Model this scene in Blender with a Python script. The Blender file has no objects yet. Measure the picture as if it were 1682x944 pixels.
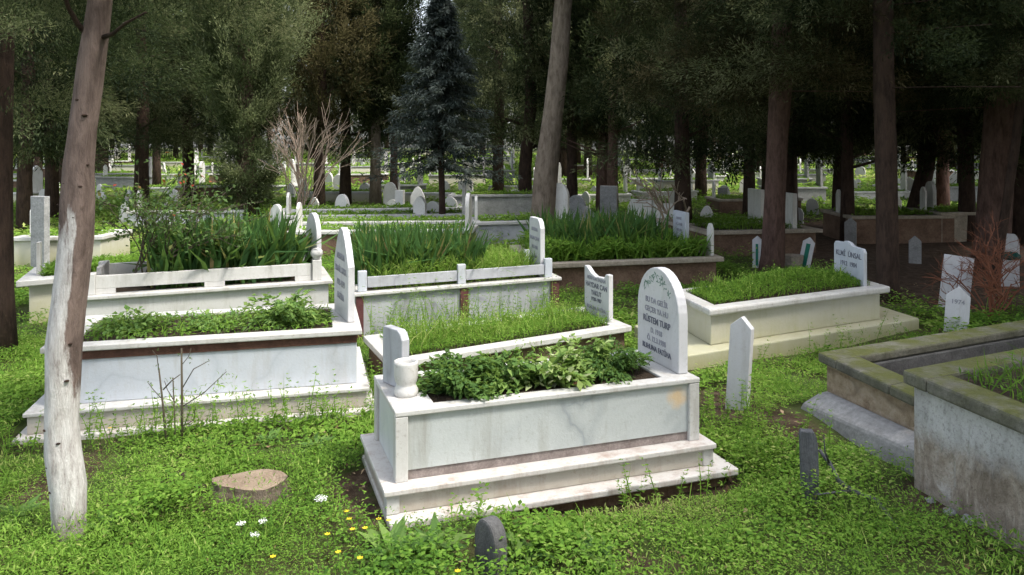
import bpy, math, random
import numpy as np
from mathutils import Vector, Matrix, noise
rng = np.random.default_rng(7)
random.seed(7)
S = bpy.context.scene
COL = S.collection
# ---------------------------------------------------------------- camera model
F = 1300.0; H = 1.85; HY = 235.0; CX = 841.0
def gp(px, py, z=0.0):
    Y = F*(H-z)/(py-HY); return ((px-CX)/F*Y, Y)
def at(px, py, Y):
    return ((px-CX)/F*Y, Y, H-(py-HY)/F*Y)
cd = bpy.data.cameras.new('camera'); cam = bpy.data.objects.new('camera', cd); COL.objects.link(cam)
cam.location = (0, 0, H); cam.rotation_euler = (math.radians(90), 0, 0)
cd.sensor_width = 36; cd.lens = 36*F/1682; cd.shift_y = -(472-HY)/1682; cd.clip_end = 600; cd.clip_start = .05
S.camera = cam
# ---------------------------------------------------------------- terrain
def sstep(x, a, b):
    t = np.clip((np.asarray(x, float)-a)/(b-a), 0, 1); return t*t*(3-2*t)
def terr(x, y):
    x = np.asarray(x, float); y = np.asarray(y, float)
    h = .10*sstep(x, 1.35, 1.95)*sstep(6.2, 5.2, 4.6)*0
    h = .09*sstep(x, 1.3, 1.95)*(1-sstep(y, 5.0, 6.5))
    h = h + .018*np.sin(x*1.7+y*.9)*np.sin(y*1.3-x*.6+1) + .02*np.sin(x*.5+2)*np.sin(y*.45)
    a = (x+.576)*.943+(y-3.9)*.332; bb = -(x+.576)*.332+(y-3.9)*.943
    h = h-.085*sstep(a, .35, .9)*(1-sstep(a, 1.75, 2.1))*np.exp(-((bb+.17)/.15)**2)
    h = h + 1.1*sstep(y, 24, 75)*(1-.35*sstep(x, 0, 14))
    return h
# ---------------------------------------------------------------- object helpers
ORG = {}
def tag(o, label=None, cat=None, group=None, kind=None):
    if label: o['label'] = label
    if cat: o['category'] = cat
    if group: o['group'] = group
    if kind: o['kind'] = kind
    return o
def empty(name, loc, label, cat, group=None):
    o = bpy.data.objects.new(name, None); COL.objects.link(o); o.location = loc; o.empty_display_size = .2
    ORG[o.name] = Vector(loc); return tag(o, label, cat, group)
class MB:
    def __init__(s): s.v = []; s.f = []
    def add(s, vs, fs):
        n = len(s.v); s.v += [tuple(p) for p in vs]; s.f += [tuple(i+n for i in f) for f in fs]; return s
    def box(s, fr, a0, a1, b0, b1, z0, z1):
        P = fr.P
        vs = [P(a0,b0,z0),P(a1,b0,z0),P(a1,b1,z0),P(a0,b1,z0),P(a0,b0,z1),P(a1,b0,z1),P(a1,b1,z1),P(a0,b1,z1)]
        return s.add(vs, [(3,2,1,0),(4,5,6,7),(0,1,5,4),(1,2,6,5),(2,3,7,6),(3,0,4,7)])
    def ring(s, fr, a0, a1, b0, b1, z0, z1, wf, wb=None, wl=None, wr=None):
        wb = wb or wf; wl = wl or wf; wr = wr or wf; g = .002
        s.box(fr, a0, a1, b0, b0+wf, z0, z1); s.box(fr, a0, a1, b1-wb, b1, z0, z1)
        s.box(fr, a0, a0+wl, b0+wf+g, b1-wb-g, z0, z1); s.box(fr, a1-wr, a1, b0+wf+g, b1-wb-g, z0, z1); return s
    def prism(s, fr, poly, a0, a1):           # polygon in (b,z), extruded along a
        n = len(poly)
        vs = [fr.P(a0, b, z) for b, z in poly]+[fr.P(a1, b, z) for b, z in poly]
        fs = [tuple(range(n)), tuple(range(2*n-1, n-1, -1))]+[((i+1) % n, i, i+n, (i+1) % n+n) for i in range(n)]
        return s.add(vs, fs)
    def tube(s, pts, rad, n=12, jit=0, cap=True):
        pts = [Vector(p) for p in pts]; base = len(s.v); k = len(pts)
        for i, p in enumerate(pts):
            t = (pts[min(i+1, k-1)]-pts[max(i-1, 0)]).normalized()
            ref = Vector((0, 1, 0)) if abs(t.y) < .8 else Vector((1, 0, 0))
            x = t.cross(ref).normalized(); y = t.cross(x)
            for j in range(n):
                a = 2*math.pi*j/n; r = rad[i]
                if jit: r *= 1+jit*noise.noise(Vector((math.cos(a)*1.6+i*.13, math.sin(a)*1.6, p.z*1.3+p.x)))
                s.v.append(tuple(p+x*(math.cos(a)*r)+y*(math.sin(a)*r)))
        for i in range(k-1):
            for j in range(n):
                j2 = (j+1) % n
                s.f.append((base+i*n+j, base+i*n+j2, base+(i+1)*n+j2, base+(i+1)*n+j))
        if cap:
            s.f.append(tuple(base+j for j in reversed(range(n)))); s.f.append(tuple(base+(k-1)*n+j for j in range(n)))
        return s
    def lathe(s, c, prof, n=24):
        base = len(s.v); k = len(prof)
        for r, z in prof:
            for j in range(n):
                a = 2*math.pi*j/n; s.v.append((c[0]+math.cos(a)*r, c[1]+math.sin(a)*r, c[2]+z))
        for i in range(k-1):
            for j in range(n):
                j2 = (j+1) % n; s.f.append((base+i*n+j, base+i*n+j2, base+(i+1)*n+j2, base+(i+1)*n+j))
        s.f.append(tuple(base+j for j in reversed(range(n)))); s.f.append(tuple(base+(k-1)*n+j for j in range(n)))
        return s
    def build(s, name, m, parent=None, bevel=0, smooth=False, loc=None, label=None):
        org = ORG[parent.name] if parent else Vector(loc or (0, 0, 0))
        me = bpy.data.meshes.new(name)
        me.from_pydata([(x-org.x, y-org.y, z-org.z) for x, y, z in s.v], [], s.f)
        if m: me.materials.append(m)
        if smooth:
            for p in me.polygons: p.use_smooth = True
        me.update()
        o = bpy.data.objects.new(name, me); COL.objects.link(o)
        if parent: o.parent = parent
        else: o.location = org
        ORG[o.name] = org
        if bevel:
            b = o.modifiers.new('bevel', 'BEVEL'); b.width = bevel; b.segments = 2; b.limit_method = 'ANGLE'; b.angle_limit = .6
        if label: o['label'] = label
        return o
class Fr:
    def __init__(s, x, y, ua, va=None, L=2, W=.9):
        s.o = (x, y); va = ua+90 if va is None else va
        s.u = (math.cos(math.radians(ua)), math.sin(math.radians(ua))); s.v = (math.cos(math.radians(va)), math.sin(math.radians(va)))
        s.L = L; s.W = W
    @classmethod
    def px(c, A, B, C, z, W=None, va=None):
        a = gp(*A, z); b = gp(*B, z)
        L = math.dist(a, b); ua = math.degrees(math.atan2(b[1]-a[1], b[0]-a[0]))
        if C:
            d = gp(*C, z); w = math.dist(a, d); va = math.degrees(math.atan2(d[1]-a[1], d[0]-a[0])); W = W or w
        return c(a[0], a[1], ua, va, L, W)
    def P(s, a, b, z): return (s.o[0]+a*s.u[0]+b*s.v[0], s.o[1]+a*s.u[1]+b*s.v[1], z)
    def mid(s, z=0): return s.P(s.L/2, s.W/2, z)
    def loc(s, x, y):
        dx = np.asarray(x)-s.o[0]; dy = np.asarray(y)-s.o[1]; D = s.u[0]*s.v[1]-s.u[1]*s.v[0]
        return (dx*s.v[1]-dy*s.v[0])/D, (s.u[0]*dy-s.u[1]*dx)/D
# ---------------------------------------------------------------- node materials
def mat(name):
    m = bpy.data.materials.new(name); m.use_nodes = True
    nt = m.node_tree; nt.nodes.clear()
    out = nt.nodes.new('ShaderNodeOutputMaterial'); b = nt.nodes.new('ShaderNodeBsdfPrincipled')
    nt.links.new(b.outputs[0], out.inputs[0]); return m, nt, b, out
class N:
    def __init__(s, nt): s.nt = nt; s.tc = nt.nodes.new('ShaderNodeTexCoord').outputs['Object']
    def new(s, t, ins=None, **kw):
        n = s.nt.nodes.new(t)
        for k, v in kw.items(): setattr(n, k, v)
        for k, v in (ins or {}).items():
            if hasattr(v, 'links') or v.__class__.__name__.startswith('NodeSocket'): s.nt.links.new(v, n.inputs[k])
            else: n.inputs[k].default_value = v
        return n
    def noise(s, scale, detail=4, rough=.6, vec=None, dist=0):
        return s.new('ShaderNodeTexNoise', {'Scale': scale, 'Detail': detail, 'Roughness': rough, 'Distortion': dist, 'Vector': vec or s.tc}).outputs['Fac']
    def map(s, scale=(1, 1, 1), loc=(0, 0, 0)):
        return s.new('ShaderNodeMapping', {'Vector': s.tc, 'Scale': scale, 'Location': loc}).outputs[0]
    def ramp(s, fac, stops):
        n = s.new('ShaderNodeValToRGB', {'Fac': fac}); e = n.color_ramp.elements
        while len(e) < len(stops): e.new(.5)
        for k, (p, c) in zip(e, stops):
            k.position = p; k.color = (c, c, c, 1) if isinstance(c, (int, float)) else (*c, 1)
        return n.outputs['Color']
    def mix(s, fac, a, b, mode='MIX'):
        n = s.new('ShaderNodeMix', data_type='RGBA', blend_type=mode)
        for i, v in ((0, fac), (6, a), (7, b)):
            if isinstance(v, (tuple, list)): n.inputs[i].default_value = (*v, 1) if len(v) == 3 else v
            elif isinstance(v, (int, float)): n.inputs[i].default_value = v
            else: s.nt.links.new(v, n.inputs[i])
        return n.outputs[2]
    def math(s, op, a, b=0.0):
        n = s.new('ShaderNodeMath', operation=op)
        for i, v in ((0, a), (1, b)):
            if isinstance(v, (int, float)): n.inputs[i].default_value = v
            else: s.nt.links.new(v, n.inputs[i])
        return n.outputs[0]
    def z(s): return s.new('ShaderNodeSeparateXYZ', {'Vector': s.tc}).outputs
    def bump(s, h, strength, dist, b):
        n = s.new('ShaderNodeBump', {'Height': h, 'Strength': strength, 'Distance': dist}); s.nt.links.new(n.outputs[0], b.inputs['Normal'])
def setc(nt, b, c, rough=.6, spec=.3):
    if isinstance(c, tuple): b.inputs['Base Color'].default_value = (*c, 1)
    else: nt.links.new(c, b.inputs['Base Color'])
    if isinstance(rough, (int, float)): b.inputs['Roughness'].default_value = rough
    else: nt.links.new(rough, b.inputs['Roughness'])
    b.inputs['Specular IOR Level'].default_value = spec
def marble(name, base=(.74, .74, .73), vein=(.42, .43, .45), veins=1.0, dirt=(.30, .27, .22), dirty=.5, seed=0, streak=0.5, stain=None, low=None):
    m, nt, b, _ = mat(name); n = N(nt)
    v = n.map((1, 1, 1), (seed*3.1, seed*1.7, seed))
    w = n.noise(1.5, 3, .5, v, .9)
    vn = n.ramp(n.math('ABSOLUTE', n.math('SUBTRACT', w, .5)), [(0, .75), (.012, .42), (.045, .12), (.09, 0)])
    big = n.noise(3.2, 5, .62, v, .5)
    c = n.mix(n.math('MULTIPLY', vn, veins), base, vein)
    c = n.mix(n.math('MULTIPLY', n.ramp(big, [(.42, 0), (.75, 1)]), .45*veins), c, tuple(.5*(x+y) for x, y in zip(base, vein)))
    st = n.noise(3.2, 5, .75, n.map((2.2, 2.2, .35), (seed, 2, 0)))
    c = n.mix(n.math('MULTIPLY', n.ramp(st, [(.5, 0), (.78, 1)]), streak), c, dirt)
    sp = n.noise(38, 4, .8, v)
    c = n.mix(n.math('MULTIPLY', n.ramp(sp, [(.55, 0), (.72, 1)]), dirty*.7), c, dirt)
    if low:                                 # splash of soil and algae at the foot of the stone
        z0, z1, colr = low
        zz = n.math('ADD', n.z()[2], n.math('MULTIPLY', n.math('SUBTRACT', n.noise(6, 5, .7, v), .5), .22))
        f = n.new('ShaderNodeMapRange', {'Value': zz, 'From Min': z0, 'From Max': z1, 'To Min': .75, 'To Max': 0}).outputs[0]
        c = n.mix(f, c, colr)
    if stain:
        p, r, colr = stain
        d = n.new('ShaderNodeVectorMath', {0: n.tc, 1: p}, operation='DISTANCE').outputs['Value']
        d = n.math('ADD', d, n.math('MULTIPLY', n.math('SUBTRACT', n.noise(18, 3), .5), r*.9))
        c = n.mix(n.ramp(n.math('DIVIDE', d, r), [(.35, .75), (1, 0)]), c, colr)
    setc(nt, b, c, .42, .35)
    n.bump(n.math('ADD', n.noise(60, 4, .7), n.math('MULTIPLY', n.noise(7, 3), 1.5)), .25, .006, b)
    return m
def stone(name, ramp_, scale=8, moss=None, bump=.6, rough=.85, stretch=(1, 1, 1), bd=.02, mossz=None):
    m, nt, b, _ = mat(name); n = N(nt); v = n.map(stretch)
    c = n.ramp(n.noise(scale, 8, .72, v, .3), ramp_)
    c = n.mix(n.ramp(n.noise(scale*7, 4, .8), [(.4, 0), (.75, .55)]), c, tuple(.45*q for q in ramp_[0][1]))
    if moss:
        f = n.ramp(n.noise(4.5, 6, .7), [(.34, 0), (.55, 1)])
        if mossz:
            up = n.new('ShaderNodeSeparateXYZ', {'Vector': n.nt.nodes.new('ShaderNodeNewGeometry').outputs['Normal']}).outputs[2]
            f = n.math('MULTIPLY', f, n.ramp(up, [(.2, mossz), (.8, 1)]))
        c = n.mix(f, c, n.mix(n.noise(30, 3), moss[0], moss[1]))
    setc(nt, b, c, rough, .2)
    n.bump(n.math('ADD', n.noise(scale*5, 6, .75, v), n.math('MULTIPLY', n.noise(scale, 4, .6, v), 2)), bump, bd, b)
    return m
def plain(name, c, rough=.7, spec=.2, var=.3, scale=20):
    m, nt, b, _ = mat(name); n = N(nt)
    cc = n.mix(n.math('MULTIPLY', n.noise(scale, 5, .7), var*2), c, tuple(.45*x for x in c))
    setc(nt, b, cc, rough, spec); n.bump(n.noise(scale*3, 4), .3, .004, b); return m
def leafmat(name, ramp_, trans=.35, rough=.75, spec=.08, objvar=0.0, lime=.35):
    m, nt, b, out = mat(name); n = N(nt)
    a = n.new('ShaderNodeAttribute', attribute_name='tint').outputs['Fac']
    if objvar:
        oi = nt.nodes.new('ShaderNodeObjectInfo').outputs['Random']
        a = n.math('ADD', a, n.math('MULTIPLY', n.math('SUBTRACT', oi, .5), objvar))
    c = n.ramp(a, ramp_)
    setc(nt, b, c, rough, spec)
    tr = n.new('ShaderNodeBsdfTranslucent', {'Color': n.mix(lime, c, (.30, .42, .05))})
    mx = n.new('ShaderNodeMixShader', {0: trans, 1: b.outputs[0], 2: tr.outputs[0]})
    nt.links.new(mx.outputs[0], out.inputs[0]); return m
def barkmat(name, c0, c1, white=False, bd=.03):
    m, nt, b, _ = mat(name); n = N(nt)
    v = n.map((7, 7, 1.3))
    h = n.noise(3.5, 9, .8, v, .9)
    pl = n.ramp(n.noise(4.2, 4, .6, n.map((3.2, 3.2, 1.2)), .2), [(.36, 0), (.56, 1)])
    h = n.math('ADD', n.math('MULTIPLY', h, .75), n.math('MULTIPLY', pl, .16))
    c = n.ramp(h, [(.3, c0), (.62, c1), (.8, tuple(min(1, 1.4*x) for x in c1))])
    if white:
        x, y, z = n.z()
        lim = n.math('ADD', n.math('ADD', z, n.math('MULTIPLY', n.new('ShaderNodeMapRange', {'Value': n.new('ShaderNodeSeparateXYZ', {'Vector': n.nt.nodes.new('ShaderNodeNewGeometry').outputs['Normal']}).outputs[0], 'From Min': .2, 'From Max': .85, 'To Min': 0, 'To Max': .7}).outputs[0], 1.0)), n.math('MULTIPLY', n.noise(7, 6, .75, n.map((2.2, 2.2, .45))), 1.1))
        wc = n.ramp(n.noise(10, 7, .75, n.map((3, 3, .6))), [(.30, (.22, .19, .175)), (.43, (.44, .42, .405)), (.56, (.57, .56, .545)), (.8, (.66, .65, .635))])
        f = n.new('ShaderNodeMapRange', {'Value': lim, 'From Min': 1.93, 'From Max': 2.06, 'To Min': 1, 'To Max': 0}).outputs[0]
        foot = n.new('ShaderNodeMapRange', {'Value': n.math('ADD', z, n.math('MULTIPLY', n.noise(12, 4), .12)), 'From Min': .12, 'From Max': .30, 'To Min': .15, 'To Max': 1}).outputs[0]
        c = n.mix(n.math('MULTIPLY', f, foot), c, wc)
    setc(nt, b, c, .9, .15)
    n.bump(n.math('ADD', n.math('MULTIPLY', h, 2), n.noise(26, 5, .8, n.map((2, 2, .5)))), .9 if not white else .55, bd, b)
    return m
M = {}
M['marble_front'] = marble('white_marble', (.50, .52, .515), (.40, .43, .44), .75, (.28, .26, .22), .35, 1, .3)
M['whitewash'] = marble('grey_whitewash', (.53, .525, .51), (.46, .45, .43), .45, (.30, .29, .24), .6, 15, .7, low=(-.1, .30, (.36, .35, .27)))
M['marble_step'] = marble('dirt_washed_marble', (.56, .54, .51), (.46, .42, .40), .6, (.31, .22, .175), 1.0, 12, 1.1)
M['marble_cap'] = marble('white_marble_slab', (.52, .515, .495), (.44, .43, .42), .8, (.27, .235, .195), 1.0, 2, .75)
M['marble_stained'] = marble('stained_marble', (.50, .485, .455), (.45, .43, .41), .5, (.26, .21, .17), .9, 3, .75, low=(-.02, .22, (.30, .25, .18)))
M['marble_blue'] = marble('bluish_marble', (.48, .51, .56), (.36, .39, .44), .9, (.34, .32, .30), .45, 4, .6)
M['marble_grey'] = marble('grey_streaked_marble', (.42, .43, .46), (.25, .26, .29), 1.2, (.24, .22, .20), .6, 5, .6)
M['marble_head'] = marble('headstone_marble', (.55, .55, .56), (.42, .42, .45), 1.0, (.30, .28, .26), .6, 6, .5)
M['marble_bg'] = marble('weathered_white_stone', (.62, .61, .585), (.48, .47, .45), .5, (.30, .27, .22), .8, 8, .7)
M['limewash'] = marble('white_limewash', (.54, .52, .46), (.50, .48, .41), .3, (.36, .35, .16), .5, 7, .45, low=(-.02, .36, (.33, .32, .12)))
M['brownstone'] = stone('brown_stone', [(.25, (.09, .055, .04)), (.55, (.20, .13, .09)), (.8, (.30, .21, .15))], 4, bump=.5)
M['tanstone'] = stone('tan_stone_slab', [(.25, (.22, .19, .15)), (.55, (.40, .35, .28)), (.8, (.50, .45, .37))], 5, bump=.3)
M['redstrip'] = stone('dark_red_marble', [(.3, (.075, .028, .030)), (.7, (.16, .065, .065))], 9, bump=.1, rough=.5)
M['band'] = stone('rust_brown_band', [(.3, (.06, .030, .022)), (.7, (.15, .075, .055))], 9, bump=.4)
M['strip'] = stone('stained_strip', [(.3, (.16, .13, .12)), (.7, (.36, .31, .29))], 11, bump=.2)
def masonry():
    m, nt, bs, _ = mat('rough_tan_masonry'); n = N(nt)
    vo = n.new('ShaderNodeTexVoronoi', {'Vector': n.map((9, 9, 14)), 'Scale': 1.0, 'Randomness': 1.0})
    c = n.ramp(n.noise(10, 8, .75), [(.28, (.24, .165, .10)), (.48, (.50, .39, .27)), (.7, (.66, .56, .43))])
    c = n.mix(.15, c, n.ramp(vo.outputs['Color'], [(0, (.28, .20, .13)), (1, (.64, .55, .42))]))
    c = n.mix(n.ramp(vo.outputs['Distance'], [(.6, 0), (.95, .5)]), c, (.15, .11, .075))
    setc(nt, bs, c, .95, .1); n.bump(n.math('SUBTRACT', n.noise(16, 8, .8), n.math('MULTIPLY', vo.outputs['Distance'], .8)), 1, .05, bs); return m
M['block'] = masonry()
MOSS = ((.05, .06, .018), (.12, .125, .04))
M['mosscap'] = stone('mossy_concrete', [(.25, (.075, .072, .06)), (.55, (.165, .16, .135)), (.8, (.28, .275, .25))], 6, MOSS, .6, mossz=.25)
def concrete():
    m, nt, bs, _ = mat('old_concrete'); n = N(nt)
    up = n.ramp(n.noise(4, 8, .7, n.map((1, 1, .3))), [(.3, (.27, .265, .25)), (.55, (.46, .46, .455)), (.8, (.58, .58, .57))])
    lo = n.ramp(n.noise(5, 9, .78, n.map((1, 1, .55)), .6), [(.34, (.11, .088, .066)), (.47, (.27, .225, .18)), (.56, (.40, .355, .30)), (.66, (.58, .56, .53))])
    f = n.math('ADD', n.z()[2], n.math('MULTIPLY', n.math('SUBTRACT', n.noise(2.5, 6, .7), .5), .42))
    f = n.new('ShaderNodeMapRange', {'Value': f, 'From Min': .27, 'From Max': .40, 'To Min': 0, 'To Max': 1}).outputs[0]
    scr = n.ramp(n.noise(12, 4, .6, n.map((3.5, 3.5, .4))), [(.60, 0), (.70, .6)])
    c = n.mix(scr, n.mix(f, lo, up), (.52, .51, .48)); c = n.mix(n.ramp(n.noise(45, 4, .8), [(.5, 0), (.72, .6)]), c, (.08, .065, .05))
    setc(nt, bs, c, .9, .15); n.bump(n.math('ADD', n.noise(9, 8, .75), n.math('MULTIPLY', scr, .6)), .8, .03, bs); return m
M['concrete'] = concrete()
M['skirt'] = stone('grey_mortar', [(.25, (.22, .215, .205)), (.55, (.33, .325, .315)), (.8, (.42, .415, .405))], 4, None, .45)
M['greywood'] = stone('grey_weathered_wood', [(.3, (.07, .075, .085)), (.7, (.17, .175, .185))], 7, None, .6, stretch=(5, 5, .5))
M['darkstone_and_shade'] = stone('slate_and_wall_shade', [(.3, (.06, .06, .06)), (.7, (.15, .15, .15))], 10, None, .4)
M['greystone'] = stone('grey_gravestone', [(.25, (.20, .20, .20)), (.55, (.33, .33, .33)), (.8, (.45, .45, .44))], 6, None, .4)
M['soil'] = stone('dark_soil', [(.3, (.035, .024, .016)), (.7, (.11, .08, .055))], 12, None, 1.0, bd=.04)
M['whitewood'] = marble('white_painted_board', (.57, .57, .59), (.60, .60, .62), .4, (.34, .31, .28), .5, 9, .6)
M['ink'] = plain('engraved_paint', (.15, .155, .19), .6)
M['ink_soft'] = plain('faded_engraving', (.32, .32, .36), .6)
M['ink_green'] = plain('green_engraving', (.16, .27, .21), .6)
def woodcut():
    m, nt, bs, _ = mat('cut_wood'); n = N(nt); x, y, z = n.z()
    r = n.math('SQRT', n.math('ADD', n.math('MULTIPLY', x, x), n.math('MULTIPLY', n.math('MULTIPLY', y, y), 2.6)))
    rg = n.math('SINE', n.math('ADD', n.math('MULTIPLY', r, 330), n.math('MULTIPLY', n.noise(9, 3), 9)))
    c = n.mix(n.ramp(n.noise(8, 6, .7), [(.3, 0), (.7, 1)]), (.17, .125, .09), (.31, .25, .185)); c = n.mix(n.ramp(rg, [(0, 0), (1, .4)]), c, (.12, .08, .055))
    c = n.mix(n.ramp(n.noise(30, 5, .8), [(.5, 0), (.7, .7)]), c, (.08, .06, .045)); setc(nt, bs, c, .9, .1); n.bump(n.noise(40, 5), .5, .01, bs); return m
M['woodcut'] = woodcut()
M['bark_red'] = barkmat('reddish_bark', (.07, .042, .034), (.185, .115, .092))
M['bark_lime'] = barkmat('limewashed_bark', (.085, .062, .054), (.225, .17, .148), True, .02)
M['bark_pale'] = barkmat('pale_bark', (.13, .10, .075), (.29, .235, .185))
M['bark_dark'] = barkmat('dark_bark', (.035, .024, .019), (.095, .062, .047))
M['twig'] = plain('dry_twig', (.36, .28, .215)); M['twig_dark'] = plain('dark_twig', (.10, .085, .06)); M['twig_red'] = plain('red_brown_twig', (.24, .095, .055))
M['grass'] = leafmat('ground_cover_leaves', [(0, (.038, .095, .02)), (.3, (.098, .21, .032)), (.65, (.19, .34, .05)), (.85, (.27, .40, .085)), (1, (.40, .45, .15))], .45, lime=.25)
M['litter'] = leafmat('dry_leaves', [(0, (.06, .035, .02)), (.5, (.17, .105, .06)), (1, (.34, .25, .16))], .1)
M['iris'] = leafmat('iris_leaves', [(0, (.035, .085, .03)), (.5, (.07, .16, .045)), (.85, (.15, .25, .06)), (.93, (.30, .27, .10)), (1, (.36, .27, .13))], .35)
M['broad'] = leafmat('broad_leaves', [(0, (.05, .11, .035)), (.45, (.12, .22, .06)), (.75, (.22, .33, .09)), (.92, (.34, .44, .15)), (1, (.60, .64, .42))], .4)
M['rose'] = leafmat('rose_leaves', [(0, (.035, .07, .025)), (.6, (.09, .15, .05)), (.86, (.14, .20, .07)), (.92, (.30, .05, .03)), (1, (.35, .06, .04))], .3)
M['cypress'] = leafmat('cypress_foliage', [(0, (.014, .022, .012)), (.42, (.045, .062, .029)), (.75, (.105, .12, .058)), (1, (.19, .20, .105))], .45, objvar=.35, lime=.04)
M['spruce'] = leafmat('blue_spruce_needles', [(0, (.035, .048, .042)), (.5, (.115, .14, .12)), (1, (.26, .29, .24))], .4, lime=.0)
M['cypress_sunlit'] = leafmat('sunlit_cypress_foliage', [(0, (.03, .045, .02)), (.5, (.14, .175, .082)), (1, (.27, .30, .155))], .45, lime=.05)  # paler cypress copy: sunlight on the column is put into the leaf colour
M['olive'] = leafmat('olive_brown_foliage', [(0, (.022, .022, .010)), (.5, (.062, .056, .027)), (1, (.15, .128, .065))], .45, objvar=.25, lime=.03)
M['petal_y'] = plain('yellow_petals', (.75, .58, .03), .6); M['petal_w'] = plain('white_petals', (.80, .82, .78), .6); M['pipe'] = plain('dull_brick', (.30, .14, .09))
M['clothgreen'] = plain('dark_green_cloth', (.01, .07, .06)); M['orange'] = plain('orange_leaf', (.45, .12, .02)); M['greenpaint'] = plain('green_paint', (.03, .22, .15))
# ---------------------------------------------------------------- bulk leaf meshes
def np_mesh(name, V, Q, T, tintQ, tintT, m):
    me = bpy.data.meshes.new(name)
    nq, ntr = len(Q), len(T)
    me.vertices.add(len(V)); me.vertices.foreach_set('co', np.ascontiguousarray(V, np.float32).ravel())
    me.loops.add(nq*4+ntr*3)
    li = np.concatenate([np.asarray(Q, np.int32).ravel(), np.asarray(T, np.int32).ravel()])
    me.loops.foreach_set('vertex_index', li)
    me.polygons.add(nq+ntr)
    ls = np.concatenate([np.arange(nq, dtype=np.int32)*4, nq*4+np.arange(ntr, dtype=np.int32)*3])
    me.polygons.foreach_set('loop_start', ls)
    me.update(calc_edges=True)
    at_ = me.attributes.new('tint', 'FLOAT', 'FACE')
    at_.data.foreach_set('value', np.concatenate([tintQ, tintT]).astype(np.float32))
    me.materials.append(m); return me
def norm(a): return a/np.maximum(np.linalg.norm(a, axis=1, keepdims=True), 1e-9)
class Leaves:
    """Collects diamond leaves and tapering blades as arrays."""
    def __init__(s): s.V = []; s.Q = []; s.T = []; s.tq = []; s.tt = []; s.n = 0
    def leaf(s, p, d, L, W, tint, fold=.15, droop=.1, up=None):
        n = len(p); d = norm(d); up = np.tile([[0, 0, 1.]], (n, 1))+rng.normal(0, .25, (n, 3)) if up is None else up
        sd = norm(np.cross(d, up)); nn = norm(np.cross(sd, d))
        L = np.broadcast_to(L, n)[:, None]; W = np.broadcast_to(W, n)[:, None]
        mid = p+d*L*.5+nn*L*fold*.3
        V = np.stack([p, mid+sd*W*.5, p+d*L-nn*L*droop, mid-sd*W*.5], 1).reshape(-1, 3)
        i = s.n+np.arange(n)*4
        s.V.append(V); s.Q.append(np.stack([i, i+1, i+2, i+3], 1)); s.tq.append(np.broadcast_to(tint, n)); s.n += 4*n
    def blade(s, p, d, L, W, bend, tint):
        n = len(p); d = norm(d); L = np.broadcast_to(L, n)[:, None]; W = np.broadcast_to(W, n)[:, None]
        h = rng.normal(0, 1, (n, 3)); h[:, 2] = 0; h = norm(h); sd = norm(np.cross(d, h)+1e-6); bd = norm(np.cross(sd, d)); bd[:, 2] = -np.abs(bd[:, 2])
        b = np.broadcast_to(bend, n)[:, None]
        m = p+d*L*.5+bd*L*b*.2; t = p+d*L*(1-b*.3)+bd*L*b
        V = np.stack([p-sd*W*.4, p+sd*W*.4, m+sd*W*.5, m-sd*W*.5, t], 1).reshape(-1, 3); i = s.n+np.arange(n)*5
        s.V.append(V); s.Q.append(np.stack([i, i+1, i+2, i+3], 1)); s.T.append(np.stack([i+3, i+2, i+4], 1))
        s.tq.append(np.broadcast_to(tint, n)); s.tt.append(np.broadcast_to(tint, n)); s.n += 5*n
    def mesh(s, name, m, org=(0, 0, 0)):
        V = np.concatenate(s.V)-np.array(org)[None]
        Q = np.concatenate(s.Q) if s.Q else np.zeros((0, 4), int); T = np.concatenate(s.T) if s.T else np.zeros((0, 3), int)
        tq = np.concatenate(s.tq) if s.tq else np.zeros(0); tt = np.concatenate(s.tt) if s.tt else np.zeros(0)
        return np_mesh(name, V, Q, T, tq, tt, m)
    def build(s, name, m, parent=None, loc=None):
        org = ORG[parent.name] if parent else Vector(loc or (0, 0, 0))
        o = bpy.data.objects.new(name, s.mesh(name, m, org)); COL.objects.link(o)
        if parent: o.parent = parent
        else: o.location = org
        ORG[o.name] = org; return o
def vnoise(x, y, sc, seed=0):
    x = np.asarray(x)*sc+seed*17.3; y = np.asarray(y)*sc+seed*9.1
    xi = np.floor(x).astype(int); yi = np.floor(y).astype(int); fx = x-xi; fy = y-yi; fx = fx*fx*(3-2*fx); fy = fy*fy*(3-2*fy)
    def hsh(a, b):
        v = np.sin(a*127.1+b*311.7+seed)*43758.5453; return v-np.floor(v)
    return (hsh(xi, yi)*(1-fx)+hsh(xi+1, yi)*fx)*(1-fy)+(hsh(xi, yi+1)*(1-fx)+hsh(xi+1, yi+1)*fx)*fy
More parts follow.
